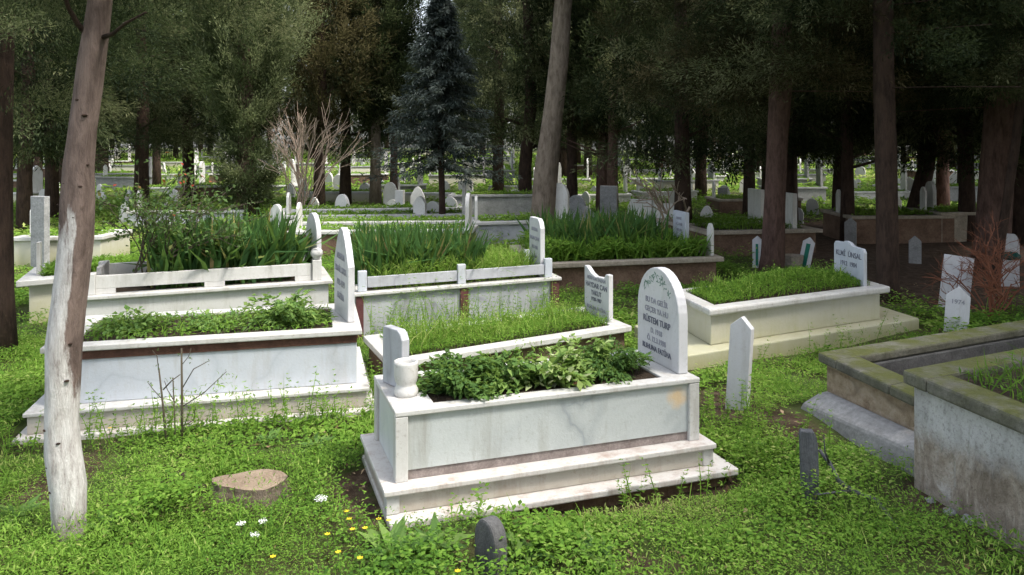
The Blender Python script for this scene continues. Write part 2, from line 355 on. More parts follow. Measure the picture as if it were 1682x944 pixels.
# ---------------------------------------------------------------- lettering
def letters(text, size, mtx, m, parent, name='inscription', spacing=1.0, ext=.0015, sx=1.0):
    cu = bpy.data.curves.new(name, 'FONT'); cu.body = text; cu.size = size; cu.align_x = 'CENTER'; cu.align_y = 'TOP'; cu.extrude = ext; cu.space_line = spacing; cu.offset = size*.012
    t = bpy.data.objects.new('tmp', cu); COL.objects.link(t)
    dg = bpy.context.evaluated_depsgraph_get(); me = bpy.data.meshes.new_from_object(t.evaluated_get(dg))
    bpy.data.objects.remove(t); bpy.data.curves.remove(cu)
    org = ORG[parent.name]
    me.transform(Matrix.Translation(-org) @ mtx @ Matrix.Diagonal((sx, 1, 1, 1))); me.materials.clear(); me.materials.append(m); me.name = name
    o = bpy.data.objects.new(name, me); COL.objects.link(o); o.parent = parent; ORG[o.name] = org; return o
def face_mtx(fr, a, b, z, tilt=0):
    u = Vector((*fr.u, 0)); v = Vector((*fr.v, 0)); x = -v; y = Vector((0, 0, 1)); zz = x.cross(y)
    if zz.dot(u) > 0: pass
    return Matrix(((x.x, y.x, zz.x, fr.P(a, b, z)[0]), (x.y, y.y, zz.y, fr.P(a, b, z)[1]), (x.z, y.z, zz.z, z), (0, 0, 0, 1)))
# headstone outlines in (b,z)
def prof(kind, b0, b1, z0, z1):
    c = (b0+b1)/2; w = b1-b0; h = z1-z0
    if kind == 'arch':
        sh = z1-min(w*.62, h*.45); return [(b0, z0), (b0, sh)]+[(c-w/2*math.cos(t), sh+(z1-sh)*math.sin(t)) for t in np.linspace(.12, math.pi-.12, 17)]+[(b1, sh), (b1, z0)]
    if kind == 'point':
        sh = z1-w*.55; return [(b0, z0), (b0, sh)]+[(b0+w/2*t, sh+(z1-sh)*math.sin(t*math.pi/2)) for t in (.25, .5, .75, 1)]+[(b1-w/2*t, sh+(z1-sh)*math.sin(t*math.pi/2)) for t in (.75, .5, .25)]+[(b1, sh), (b1, z0)]
    if kind == 'gable': return [(b0, z0), (b0, z1-w*.45), (c, z1), (b1, z1-w*.45), (b1, z0)]
    if kind == 'torn': return [(b0, z0), (b0, z1-h*.06), (b0+w*.12, z1-h*.06), (b0+w*.2, z1-h*.15), (b0+w*.55, z1-h*.17), (b0+w*.72, z1-h*.12), (b0+w*.9, z1-h*.01), (b1, z1), (b1, z0)]
    if kind == 'clip': return [(b0, z0), (b0, z1-h*.16), (b0+w*.10, z1-h*.05), (b0+w*.24, z1), (b1-w*.06, z1), (b1, z1-h*.05), (b1, z0)]
    if kind == 'ogee': return [(b0, z0), (b0, z1-h*.20), (b0+w*.05, z1-h*.12), (b0+w*.35, z1-h*.10), (b0+w*.48, z1-h*.02), (c+w*.1, z1), (b1-w*.28, z1-h*.05), (b1-w*.05, z1-h*.05), (b1, z1-h*.12), (b1, z0)]
    return [(b0, z0), (b0, z1), (b1, z1), (b1, z0)]
def headstone(fr, parent, kind, a, th, b0, b1, z0, z1, m, name='headstone', bevel=.006):
    return MB().prism(fr, prof(kind, b0, b1, z0, z1), a, a+th).build(name, m, parent, bevel)
def fill_leaves(fr, a0, a1, b0, b1, z, n, h, L, W, seed, hi=None, blades=0, tint=(.2, .8)):
    lv = Leaves(); a = rng.uniform(a0, a1, n); b = rng.uniform(b0, b1, n)
    nh = vnoise(a, b, 5, seed); hh = h*(.35+.9*nh)*np.sqrt(rng.uniform(0, 1, n))
    P = np.stack([fr.o[0]+a*fr.u[0]+b*fr.v[0], fr.o[1]+a*fr.u[1]+b*fr.v[1], z+hh], 1)
    if hi is not None: P[:, 2] += hi(a, b)
    d = rng.normal(0, 1, (n, 3)); d[:, 2] = np.abs(d[:, 2])*.4
    t = np.clip(tint[0]+(tint[1]-tint[0])*(.5*vnoise(a, b, 4, seed+3)+.5*rng.uniform(0, 1, n)), 0, 1)
    lv.leaf(P, d, L*rng.uniform(.6, 1.3, n), W*rng.uniform(.6, 1.3, n), t)
    if blades:
        a = rng.uniform(a0, a1, blades); b = rng.uniform(b0, b1, blades)
        P = np.stack([fr.o[0]+a*fr.u[0]+b*fr.v[0], fr.o[1]+a*fr.u[1]+b*fr.v[1], np.full(blades, z)], 1)
        if hi is not None: P[:, 2] += hi(a, b)
        d = rng.normal(0, .35, (blades, 3)); d[:, 2] = 1
        lv.blade(P, d, h*rng.uniform(.8, 2.0, blades), W*.6, rng.uniform(.1, .6, blades), rng.uniform(*tint, blades))
    return lv
FOOT = []        # footprints kept clear of ground cover
# ================================================================ TOMBS
def tomb(name, fr, label, group=None, z=0.0, cat='grave', ext=(.1, .1, .1, .1)):
    e = empty(name, fr.P(fr.L/2, fr.W/2, z), label, cat, group)
    FOOT.append((fr, -ext[0], fr.L+ext[1], -ext[2], fr.W+ext[3])); return e
# ---- 1: the white marble tomb in front
f1 = Fr.px((649, 677), (1150, 620), (616, 620), .525); f1.W = .66; L, W = f1.L, f1.W
t1 = tomb('marble_tomb', f1, 'nearest white marble tomb with two steps and an arched headstone, green plants in its bed', ext=(.07, .17, .14, .09))
m_front = marble('veined_panel_marble', (.47, .495, .49), (.27, .295, .31), 1.25, (.27, .26, .225), .55, 1, .8,
                 stain=(tuple(Vector(f1.P(L-.135, .03, .425))-ORG[t1.name]), .075, (.62, .43, .22)))
MB().box(f1, -.055, L+.16, -.145, W+.09, .008, .045).build('base_slab', M['marble_step'], t1, .008)
MB().box(f1, -.01, L+.10, -.09, W+.05, -.2, .0075).build('foundation', M['brownstone'], t1, .01)
MB().box(f1, -.045, L+.04, -.045, W+.05, .046, .142).build('riser', M['marble_stained'], t1, .004)
for a in (-.053, L-.012): MB().box(f1, a, a+.065, -.053, .02, .0465, .1415).build('corner_block', M['marble_cap'], t1, .004)
MB().box(f1, -.067, L+.06, -.075, W+.07, .143, .172).build('step', M['marble_step'], t1, .006)
MB().box(f1, .03, L-.03, .035, W-.03, .173, .47).build('core', M['greystone'], t1)
MB().box(f1, .066, L-.066, .02, .034, .222, .494).build('front_panel', m_front, t1, .002)
MB().box(f1, .066, L-.066, .027, .0345, .174, .221).build('base_strip', M['strip'], t1)
MB().box(f1, .02, .029, .068, W-.068, .174, .494).build('end_panel', M['marble_front'], t1, .002)
MB().box(f1, L-.029, L-.02, .068, W-.068, .174, .494).build('end_panel', M['marble_front'], t1, .002)
for a in (.002, L-.067):
    for b in (.002, W-.067): MB().box(f1, a, a+.064, b, b+.064, .1725, .495).build('post', M['marble_cap'], t1, .004)
MB().ring(f1, 0, L, 0, W, .496, .525, .085, .085, .215, .20).build('rim', M['marble_cap'], t1, .006)
MB().box(f1, .21, L-.195, .08, W-.08, .471, .512).build('soil', M['soil'], t1)
h1 = headstone(f1, t1, 'arch', L-.085, .062, .09, .585, .526, 1.10, M['marble_head'])
for txt, zz, sz, kk in (('BU DA GELİR', .895, .047, 'ink_soft'), ('GEÇER YA HU', .838, .047, 'ink_soft'), ('RÜSTEM TURP', .778, .054, 'ink'), ('D. 1918', .712, .045, 'ink_soft'), ('Ö. 12.3.1988', .660, .045, 'ink_soft'), ('RUHUNA FATİHA', .606, .045, 'ink')):
    letters(txt, sz, face_mtx(f1, L-.0865, .345, zz+.02), M[kk], h1, sx=.95)
g = MB()   # cut scroll work at the crown of the stone
for i in range(46):
    t = rng.uniform(0, 1); b = .345+.155*(2*t-1); zz = .955+.075*math.sin(t*math.pi)+rng.uniform(-.025, .03); an = rng.uniform(0, 3.14); l = rng.uniform(.012, .032)
    q = [(b+math.cos(an)*l+math.sin(an)*.004, zz+math.sin(an)*l*.7-math.cos(an)*.004), (b+math.cos(an)*l-math.sin(an)*.004, zz+math.sin(an)*l*.7+math.cos(an)*.004), (b-math.cos(an)*l*.6, zz-math.sin(an)*l*.6)]
    g.prism(f1, q, L-.0862, L-.0855)
g.build('carved_scroll', M['ink_green'], h1)
q = f1.P(.085, .43, 0); headstone(Fr(q[0], q[1], 40, 130), t1, 'clip', -.025, .05, -.10, .10, .526, .84, M['marble_grey'], 'footstone')
c = f1.P(.105, .25, .5255)
vase = empty('marble_vase', c, 'small round white marble vase on the left end of the nearest tomb', 'vase')
MB().lathe(c, [(.060, 0), (.064, .015), (.062, .032), (.052, .052), (.050, .060), (.058, .076), (.062, .10), (.064, .165), (.063, .18), (.054, .18), (.050, .165), (.046, .10)], 28).build('bowl', M['marble_cap'], vase, smooth=True)
# ---- 2: left tomb with the rusty band
f2 = Fr.px((65, 572), (595, 541), (138, 517), .55); f2.W = .98; L, W = f2.L, f2.W
t2 = tomb('marble_tomb', f2, 'left marble tomb with a rust brown band under its rim, behind the whitewashed trunk', ext=(.16, .1, .16, .1))
MB().box(f2, -.11, L+.09, -.15, W+.1, -.06, .03).build('base_slab', M['marble_step'], t2, .008)
MB().box(f2, -.05, L+.025, -.07, W+.05, .031, .142).build('riser', M['marble_stained'], t2, .004)
MB().box(f2, -.07, L+.045, -.09, W+.07, .143, .168).build('step', M['marble_cap'], t2, .006)
MB().box(f2, .03, L-.035, .035, W-.03, .1685, .455).build('panel', M['marble_blue'], t2, .006)
MB().box(f2, .03, L-.035, .025, W-.03, .4555, .512).build('band', M['band'], t2)
MB().ring(f2, 0, L, 0, W, .513, .55, .12, .12, .16, .20).build('rim', M['marble_cap'], t2, .007)
MB().box(f2, .158, L-.198, .118, W-.118, .5125, .53).build('soil', M['soil'], t2)
q = f2.P(L-.13, .47, 0); g2 = Fr(q[0], q[1], 24, 114)
h2 = headstone(g2, t2, 'point', 0, .05, -.245, .245, .551, 1.22, M['marble_head'])
for txt, zz in (('MERHUM', 1.03), ('İSMAİL KAYA', .93), ('1921-1979', .83), ('FATİHA', .73)):
    letters(txt, .065, face_mtx(g2, -.0015, 0, zz), M['ink_soft'], h2)
# ---- 3: low tomb of rough slabs between the marble tombs
f3 = Fr.px((640, 597), (1038, 535), (598, 553), .25); f3.W = .9; L, W = f3.L, f3.W
t3 = tomb('slab_tomb', f3, 'low grass-filled grave edged with pale slabs, its headstone broken at the top', ext=(0, .02, 0, 0))
MB().box(f3, .04, L-.04, .06, W-.04, -.05, .20).build('side_wall', M['brownstone'], t3, .01)
MB().ring(f3, 0, L, 0, W, .2005, .25, .13, .12, .14, .16).build('rim', M['marble_cap'], t3, .008)
MB().box(f3, .135, L-.155, .125, W-.115, .2006, .235).build('soil', M['soil'], t3)
h3 = headstone(f3, t3, 'torn', L-.13, .05, .20, .66, .251, .70, M['marble_head'])
for txt, zz, sz, k in (('MERHUM BABAM', .625, .048, 'ink_soft'), ('HAYDAR CAN', .57, .066, 'ink'), ('YAKUT', .50, .062, 'ink'), ('1928-1987', .435, .048, 'ink'), ('RUHUNA FATİHA', .355, .046, 'ink_soft')):
    letters(txt, sz, face_mtx(f3, L-.1315, .43, zz), M[k], h3, sx=.95)
# ---- 4: white tomb with slotted railing, irises and roses inside
f4 = Fr.px((142, 487), (547, 460), None, .5, W=.95, va=109); f4.o = f4.P(-.06, 0, 0)[:2]; f4.L += .06; L, W = f4.L, f4.W
t4 = tomb('railed_tomb', f4, 'white tomb with a slotted railing and ball-topped posts, irises and roses inside')
MB().box(f4, .04, L-.04, .04, W-.04, -.05, .462).build('base', M['whitewash'], t4, .006)
MB().ring(f4, 0, L, 0, W, .463, .50, .14).build('rim', M['marble_cap'], t4, .008)
MB().box(f4, .145, L-.145, .145, W-.145, .463, .49).build('soil', M['soil'], t4)
def rail(b, name='rail'):
    mb = MB(); e = L-.2
    mb.box(f4, .12, e, b, b+.045, .55, .665); mb.box(f4, .12, .28, b, b+.045, .501, .549); mb.box(f4, L*.5-.08, L*.5+.1, b, b+.045, .501, .549); mb.box(f4, e-.16, e, b, b+.045, .501, .549)
    mb.build(name, M['whitewash'], t4, .003)
rail(.07); rail(W-.11)
for a in (.03, L-.195):
    for b in (.045, W-.135): MB().box(f4, a, a+.09, b, b+.09, .501, .69 if a < 1 else .70).build('post', M['whitewash'], t4, .006)
for b in (.09, W-.09):
    MB().lathe(f4.P(L-.15, b, .7015), [(.035, 0), (.03, .015), (.052, .035), (.062, .06), (.056, .09), (.03, .11), (.001, .115)], 20).build('ball_finial', M['marble_cap'], t4, smooth=True)
q = f4.P(L-.15, .5, 0); headstone(Fr(q[0], q[1], 31, 121), t4, 'arch', -.02, .05, -.19, .19, .501, 1.13, M['marble_head'])
MB().box(f4, .1, .14, .25, .70, .501, .72).build('footboard', M['greystone'], t4, .006)
# ---- 5: grey marble tomb with dark red corners
f5 = Fr.px((582, 482), (923, 455), (572, 462), .45); f5.W = .85; L, W = f5.L, f5.W
t5 = tomb('marble_tomb', f5, 'grey streaked marble tomb with dark red corner strips and square white posts')
MB().box(f5, .04, L-.04, .04, W-.04, -.05, .415).build('panel', M['marble_grey'], t5, .004)
gaps = [(.02, .09), (L*.485, L*.485+.085), (L-.12, L-.025)]
for a0, a1 in gaps: MB().box(f5, a0, a1, .018, .0395 if a0 > .1 and a1 < L-.1 else .09, .0, .4145).build('corner_strip', M['redstrip'], t5, .003)
MB().ring(f5, 0, L, 0, W, .416, .45, .12).build('rim', M['marble_cap'], t5, .008)
MB().box(f5, .125, L-.125, .125, W-.125, .416, .44).build('soil', M['soil'], t5)
for b in (.045, W-.095):
    MB().box(f5, .13, L*.475, b+.012, b+.042, .485, .585).build('rail', M['marble_grey'], t5, .003)
    MB().box(f5, L*.475+.09, L-.185, b+.012, b+.042, .485, .585).build('rail', M['marble_grey'], t5, .003)
    for a in (.04, L*.475, L-.18): MB().box(f5, a, a+.085, b, b+.06, .451, .645).build('post', M['marble_blue'], t5, .006)
h5 = headstone(f5, t5, 'clip', L-.21, .055, .12, .50, .451, 1.05, M['marble_head'])
for txt, zz in (('RUHUNA', .955), ('HASAN ÇINAR', .86), ('1917-1984', .765), ('FATİHA', .67)):
    letters(txt, .055, face_mtx(f5, L-.2115, .31, zz), M['ink_soft'], h5, sx=.9)
# ---- 6: brown stone grave full of greenery
f6 = Fr.px((880, 434), (1190, 422), None, .35, W=1.9, va=100); L, W = f6.L, f6.W
t6 = tomb('stone_grave', f6, 'wide brown stone grave overgrown with tall grass behind the broken headstone')
MB().box(f6, .08, L-.08, .08, W-.08, -.05, .288).build('wall', M['brownstone'], t6, .01)
MB().ring(f6, 0, L, 0, W, .289, .35, .16).build('rim', M['tanstone'], t6, .01)
MB().box(f6, .165, L-.165, .165, W-.165, .289, .33).build('soil', M['soil'], t6)
h6 = headstone(f6, t6, 'flat', L-.36, .06, .48, .93, .34, .90, M['marble_blue'])
for txt, zz in (('BABAMIZ', .83), ('ALİ DEMİR', .75), ('1908-1981', .67), ('FATİHA', .57)): letters(txt, .052, face_mtx(f6, L-.3615, .70, zz), M['ink_soft'], h6, sx=.9)
headstone(f6, t6, 'point', L-.13, .045, .14, .28, .351, .78, M['marble_bg'], 'footstone')
# ---- 7: limewashed tomb on the right
f7 = Fr.px((1165, 508), (1463, 470), (1105, 479), .45); f7.W = .9; L, W = f7.L, f7.W
t7 = tomb('limewashed_tomb', f7, 'cream limewashed tomb with thick rim, a grass mound and yellow green algae on its side', ext=(.4, .38, .26, .1))
MB().box(f7, -.36, L+.33, -.10, W+.12, -.06, .125).build('step', M['limewash'], t7, .012)
MB().box(f7, .05, L-.10, .06, W-.06, .126, .385).build('wall', M['limewash'], t7, .008)
MB().ring(f7, 0, L, 0, W, .386, .45, .15).build('rim', M['marble_cap'], t7, .018)
MB().box(f7, .155, L-.155, .155, W-.155, .387, .435).build('soil', M['soil'], t7)
h7 = headstone(f7, t7, 'ogee', L-.28, .05, .12, .62, .445, .86, M['marble_blue'])
for txt, zz, sz in (('KLMİ  ÜNSAL', .765, .075), ('1912  1984', .665, .065)): letters(txt, sz, face_mtx(f7, L-.2815, .37, zz), M['ink'], h7, sx=.95)
# ---- 8: old concrete graves, lower right
f8b = Fr(2.02, 4.10, 26, -78.5+180, 2.6, 1.15); f8b.o = (2.02+.20*1.15, 4.10-.98*1.15)
L, W = f8b.L, f8b.W; z8 = .09
t8b = tomb('concrete_grave', f8b, 'old bare concrete grave with a mossy rim at the lower right', z=.05, ext=(0, .1, .1, 0))
MB().box(f8b, .045, L, .03, W-.04, -.05, .605).build('wall', M['concrete'], t8b, .012)
MB().ring(f8b, 0, L, 0, W, .606, .68, .17, .17, .19, .17).build('rim', M['mosscap'], t8b, .016)
MB().box(f8b, .195, L-.175, .175, W-.175, .6065, .64).build('soil', M['soil'], t8b)
f8a = Fr.px((1500, 650), (1682, 640), (1335, 578), .45); f8a = Fr(f8a.o[0], f8a.o[1], 26, 100.5, 2.6, f8a.W); L, W = f8a.L, f8a.W
t8a = tomb('masonry_grave', f8a, 'old mossy-rimmed grave of tan masonry blocks with a grey mortar skirt', z=.05, ext=(.25, .1, .05, .05))
for a0, a1, b0, b1, k in ((.05, .26, .04, W-.04, 'block'), (.262, L, .04, .2, 'darkstone_and_shade'), (.262, L, W-.2, W-.04, 'darkstone_and_shade')): MB().box(f8a, a0, a1, b0, b1, -.05, .383).build('wall', M[k], t8a, .012)  # long walls coloured dark to paint in the shadow inside the grave
MB().ring(f8a, 0, L, 0, W, .384, .45, .21, .2, .22, .2).build('rim', M['mosscap'], t8a, .016)
MB().box(f8a, .264, L-.2, .202, W-.202, -.05, .12).build('soil', M['soil'], t8a)
sk = MB(); P = f8a.P
sk.add([P(-.17, W+.10, -.05), P(-.125, -.34, -.05), P(.049, -.34, -.05), P(.049, W+.10, -.05), P(-.14, W+.0, .13), P(-.10, -.33, .225), P(-.03, W-.06, .20), P(-.03, -.32, .25), P(.0485, W-.06, .205), P(.0485, -.32, .255)],
       [(0, 4, 5, 1), (4, 6, 7, 5), (6, 8, 9, 7), (0, 3, 8, 6, 4), (1, 5, 7, 9, 2), (3, 2, 9, 8), (0, 1, 2, 3)])
sk.build('mortar_skirt', M['skirt'], t8a, .02)
# ---- 9: brown grave in the middle distance on the right
f9 = Fr.px((1160, 380), (1352, 376), None, .42, W=2.4, va=100); f9.L += .0; L, W = f9.L, f9.W
t9 = tomb('stone_grave', f9, 'dark brown grave with a pale rim and two blank white headstones beyond the forked marker')
MB().box(f9, .08, L-.08, .08, W-.08, -.05, .358).build('wall', M['brownstone'], t9, .01)
MB().ring(f9, 0, L, 0, W, .359, .42, .17).build('rim', M['tanstone'], t9, .01)
MB().box(f9, .17, L-.17, W*.45, W*.45+.1, .4, .44).build('divider', M['tanstone'], t9, .01)
MB().box(f9, .175, L-.175, .175, W-.175, .359, .40).build('soil', M['soil'], t9)
for b in (.22, 1.35): headstone(f9, t9, 'flat', L-.42, .08, b, b+.5, .40, 1.0, M['marble_bg'])
# ---- 10: pale slab grave far left behind the trunk
f10 = Fr.px((26, 462), (140, 452), None, .45, W=1.0, va=112); L, W = f10.L+.9, f10.W; f10.L = L
t10 = tomb('slab_tomb', f10, 'pale slab grave with slim white posts left of the whitewashed trunk')
MB().box(f10, .1, L-.08, .08, W-.08, -.05, .385).build('wall', M['limewash'], t10, .01)
MB().ring(f10, 0, L, 0, W, .386, .45, .2).build('rim', M['marble_cap'], t10, .01)
MB().box(f10, .205, L-.205, .205, W-.205, .386, .43).build('soil', M['soil'], t10)
headstone(f10, t10, 'flat', .13, .04, .3, .4, .451, .80, M['marble_cap'], 'footstone')
headstone(f10, t10, 'flat', .42, .05, .35, .75, .42, 1.22, M['marble_cap'])
# ================================================================ FREE MARKERS AND SMALL THINGS
def marker(name, px, py, top, w, th, kind, m, label, cat='grave marker', ua=25, z=None, lean=(0, 0), bevel=.005, group=None):
    z0 = 0.0 if z is None else z
    x, y = gp(px, py, z0); z0 = float(terr(x, y)) if z is None else z
    x, y = gp(px, py, z0); h = H-(top-HY)/F*y-z0
    fr = Fr(0, 0, ua); e = empty(name, (x, y, z0), label, cat, group); ORG[e.name] = Vector((0, 0, 0))
    o = headstone(fr, e, kind, -th/2, th, -w/2, w/2, -.08, h, m, 'board' if 'wood' in m.name or 'board' in m.name else 'stone', bevel)
    e.rotation_euler = (math.radians(lean[0]), math.radians(lean[1]), 0); return e, fr, h, o
marker('wooden_marker', 1211, 668, 518, .155, .05, 'gable', M['whitewood'], 'white pointed wooden board standing in the grass right of the nearest tomb', ua=48, lean=(2, 3))
marker('wooden_post', 1331, 818, 706, .085, .05, 'clip', M['greywood'], 'short grey weathered post in front of the mortar skirt', ua=80, lean=(0, -2))
marker('slate_marker', 806, 935, 850, .155, .07, 'arch', M['darkstone_and_shade'], 'small dark round-topped stone at the bottom edge in front of the nearest tomb', ua=38, bevel=.012)
e, fr, h, o = marker('painted_marker', 1570, 545, 470, .21, .04, 'gable', M['whitewood'], 'white marker with faded letters standing before the tilted stone on the right', ua=60, lean=(0, 4))
letters('1974', .06, face_mtx(fr, -.0215, 0, h-.12), M['ink_soft'], o)
e, fr, h, o = marker('tilted_stone', 1566, 502, 420, .30, .05, 'flat', M['marble_head'], 'grey white headstone tilted sideways with a dark red smear, behind the white marker', ua=64, lean=(-4, 9))
letters('ALİ', .07, face_mtx(fr, -.0265, .03, h-.22), M['ink_soft'], o)
e, fr, h, o = marker('painted_marker', 1244, 438, 387, .14, .045, 'gable', M['whitewood'], 'slim white marker with a green stripe, left of the right-hand thick trunk', ua=60)
MB().box(fr, -.024, -.0225, -.018, .02, .02, h-.12).build('green_stripe', M['greenpaint'], o)
e, fr, h, o = marker('painted_marker', 1320, 440, 388, .17, .05, 'gable', M['whitewood'], 'leaning white marker with a green stripe beside a broken stone pot', ua=62, lean=(0, 12))
MB().box(fr, -.0265, -.0252, -.03, .03, .02, h-.1).build('green_stripe', M['greenpaint'], o)
c = gp(1303, 441); c = (c[0], c[1], 0)
pot = empty('stone_pot', c, 'squat broken stone pot beside the leaning green-striped marker', 'pot')
MB().lathe(c, [(.10, -.03), (.13, .05), (.15, .16), (.155, .20), (.12, .20), (.10, .12)], 9).build('bowl', M['tanstone'], pot)
marker('tilted_stone', 1503, 432, 387, .17, .06, 'gable', M['greystone'], 'small grey pointed stone between the two thick right-hand trunks', ua=70)
e, fr, h, o = marker('tall_stone', 1659, 470, 384, .20, .08, 'clip', M['marble_head'], 'tall white stone with a dark green cloth tied on it at the right edge', ua=66)
MB().lathe((0, -.0, 0), [(.001, h*.50), (.09, h*.52), (.125, h*.56), (.12, h*.60), (.09, h*.66), (.001, h*.68)], 9).build('green_cloth', M['clothgreen'], o)
marker('tilted_stone', 1397, 405, 357, .20, .06, 'gable', M['greystone'], 'grey stone just behind the headstone of the limewashed tomb', ua=64)
# stump
def stump_mesh(c):
    mb = MB(); k = 26; rings = []
    for zz, s in ((-.05, 1.14), (.015, 1.07), (.04, 1.01), (.068, 1.0)):
        for j in range(k):
            a = 2*math.pi*j/k; r = .192*s*(1+.035*math.sin(5*a+.5)*(1.4-zz*5)+.025*math.sin(3*a)+.02*math.sin(11*a))
            mb.v.append((c[0]+r*math.cos(a), c[1]+r*.62*math.sin(a), c[2]+zz+.012*math.sin(a*2)))
    for i in range(3):
        for j in range(k): mb.f.append((i*k+j, i*k+(j+1) % k, (i+1)*k+(j+1) % k, (i+1)*k+j))
    return mb, k
c = gp(402, 826); c = (c[0], c[1]+.05, float(terr(*c)))
st = empty('tree_stump', c, 'sawn tree stump with a flat pale top in the foreground weeds', 'tree stump')
FOOT.append((Fr(c[0]-.21, c[1]-.14, 0, 90, .42, .26), 0, .42, 0, .26)); mb, k = stump_mesh(c); mb.build('trunk', M['bark_pale'], st)
top = MB(); top.add([(v[0], v[1], v[2]+.001) for v in mb.v[-k:]], [tuple(range(k))]); top.build('cut_face', M['woodcut'], st)
def rock(name, px, py, r, m, label, cat='rock', sc=(1, 1, .6), group=None):
    bm = __import__('bmesh').new(); import bmesh
    bmesh.ops.create_icosphere(bm, subdivisions=3, radius=1)
    sd = random.random()*50
    for v in bm.verts:
        n = 1+.45*noise.noise(v.co*1.3+Vector((sd, 0, 0)))+.2*noise.noise(v.co*4+Vector((sd, 0, 0)))
        v.co = Vector((v.co.x*sc[0], v.co.y*sc[1], v.co.z*sc[2]))*n*r
    me = bpy.data.meshes.new(name); bm.to_mesh(me); bm.free(); me.materials.append(m)
    x, y = gp(px, py); o = bpy.data.objects.new(name, me); COL.objects.link(o); o.location = (x, y, float(terr(x, y))+r*.18); ORG[o.name] = Vector(o.location)
    tag(o, label, cat, group); return o
rock('soil_clump', 292, 806, .085, M['soil'], 'larger clod of brown soil left of the tree stump', 'soil clod')
rock('soil_clump', 322, 816, .05, M['soil'], 'small clod of brown soil between the larger clod and the stump', 'soil clod')
rock('broken_brick', 944, 640, .02, M['pipe'], 'dull red brick shard on the front rim of the nearest tomb', 'brick').location = f1.P(1.02, .09, .535)
for i, (px, py, r, lb) in enumerate(((1545, 838, .035, 'pale pebble nearest the foot of the concrete grave wall'), (1560, 870, .028, 'small grey pebble below the pale pebble at the concrete wall'), (1590, 884, .032, 'grey pebble half sunk at the wall foot, last towards the right'), (1528, 850, .022, 'tiny grey pebble left of the others by the concrete wall'))):
    rock('pebble', px, py, r, M['greystone'], lb, 'pebble', group='pebbles at the foot of the concrete wall')
# fallen branch
x0, y0 = gp(1350, 800, .06)
fb = MB(); pts = [at(1345, 738, 4.1), at(1362, 760, 4.07), at(1378, 790, 4.03), at(1400, 806, 3.97), at(1440, 822, 3.88), at(1458, 845, 3.78), at(1480, 880, 3.58)]
fb.tube(pts, [.009, .011, .012, .013, .012, .010, .005], 7); fb.tube([pts[1], at(1355, 742, 3.98), at(1353, 715, 3.95)], [.006, .004, .002], 6); fb.tube([pts[3], at(1375, 808, 3.9), at(1342, 812, 3.85)], [.008, .006, .003], 6)
fo = fb.build('fallen_branch', M['greywood'], None, smooth=True, loc=(*gp(1400, 806), .09)); tag(fo, 'crooked grey fallen branch lying before the mortar skirt', 'branch')
# ================================================================ FAR GRAVES
def far_grave(x, y, ua, L, W, h, mside, mrim, label, group=None, hs=('arch', .75, .4), foot=True, name='far_grave', rw=.14):
    z = float(terr(x, y)); fr = Fr(x, y, ua, ua+82, L, W)
    e = empty(name, fr.P(L/2, W/2, z), label, 'grave', group); FOOT.append((fr, 0, L, 0, W))
    MB().box(fr, .04, L-.04, .04, W-.04, z-.4, z+h-.06).build('wall', mside, e, .01)
    MB().ring(fr, 0, L, 0, W, z+h-.0595, z+h, rw).build('rim', mrim, e, .01)
    n = int(420*L*W); lv = fill_leaves(fr, .15, L-.15, .15, W-.15, z+h-.05, n, .09, .10, .04, int(x*7+y), tint=(.3, 1)); lv.build('planting', M['grass'], e)
    if hs: headstone(fr, e, hs[0], L-.16, .07, W/2-hs[2]/2, W/2+hs[2]/2, z+h+.001, z+h+hs[1], M['marble_bg'] if mrim is not M['greystone'] else M['greystone'])
    if foot: headstone(fr, e, 'point', .05, .05, W/2-.09, W/2+.09, z+h+.001, z+h+.45, M['marble_bg'], 'footstone')
    return e
for i, (px, py, L) in enumerate(((470, 398, 2.6), (463, 384, 3.0), (458, 371, 3.3), (456, 360, 3.6))):
    x, y = gp(px, py, .2)
    far_grave(x, y, 4+2*i, L+.5, .85, .40, M['brownstone'], M['marble_cap'], ['lowest and nearest of the long pale-rimmed graves in a row behind the spire-topped headstones', 'second long pale-rimmed grave of the row, counting from the iris beds', 'third long pale-rimmed grave of the row, counting from the iris beds', 'farthest of the long pale-rimmed graves in the row, below the bare twiggy shrub'][i], 'long pale-rimmed graves in a row', ('arch', .6, .4) if i in (0, 2) else None, foot=i in (0, 2), rw=.24)
def pgrave(px, py, *a, **k):
    x, y = gp(px, py, 0.0); y = y if y < 60 else 60; return far_grave(x, y, *a, **k)
pgrave(735, 358, 5, 2.4, 1.1, .55, M['greystone'], M['greystone'], 'long grey concrete grave behind the white spruce stem', hs=None, foot=False)
pgrave(778, 402, 14, 1.5, 1.0, .42, M['marble_grey'], M['marble_cap'], 'white marble grave with low walls left of the headstone with clipped corner', hs=None)
pgrave(1398, 400, 6, 2.1, 1.6, .5, M['brownstone'], M['tanstone'], 'dark walled grave with a pale rim between the two thick right-hand trunks', hs=('arch', .6, .35))
pgrave(1545, 398, 10, 2.6, 1.4, .55, M['tanstone'], M['tanstone'], 'tan slab grave left of the leaning reddish trunks at the right', hs=('flat', .5, .5))
pgrave(5, 470, 16, 1.6, 1.2, .5, M['limewash'], M['marble_cap'], 'pale grave half hidden by the dark trunk at the left edge', hs=None, foot=False) if False else None
pgrave(15, 440, 8, 1.3, 1.0, .45, M['limewash'], M['marble_cap'], 'cream walled grave behind the slim white posts at the left', hs=None, foot=True)
pgrave(205, 370, 6, 2.6, 1.0, .35, M['marble_grey'], M['marble_cap'], 'white-rimmed grave behind the rose bush', hs=None)
pgrave(1180, 352, 10, 2.4, 1.3, .4, M['brownstone'], M['tanstone'], 'brown grave with a grey column headstone beyond the pale-rimmed brown grave', hs=('flat', .8, .3))
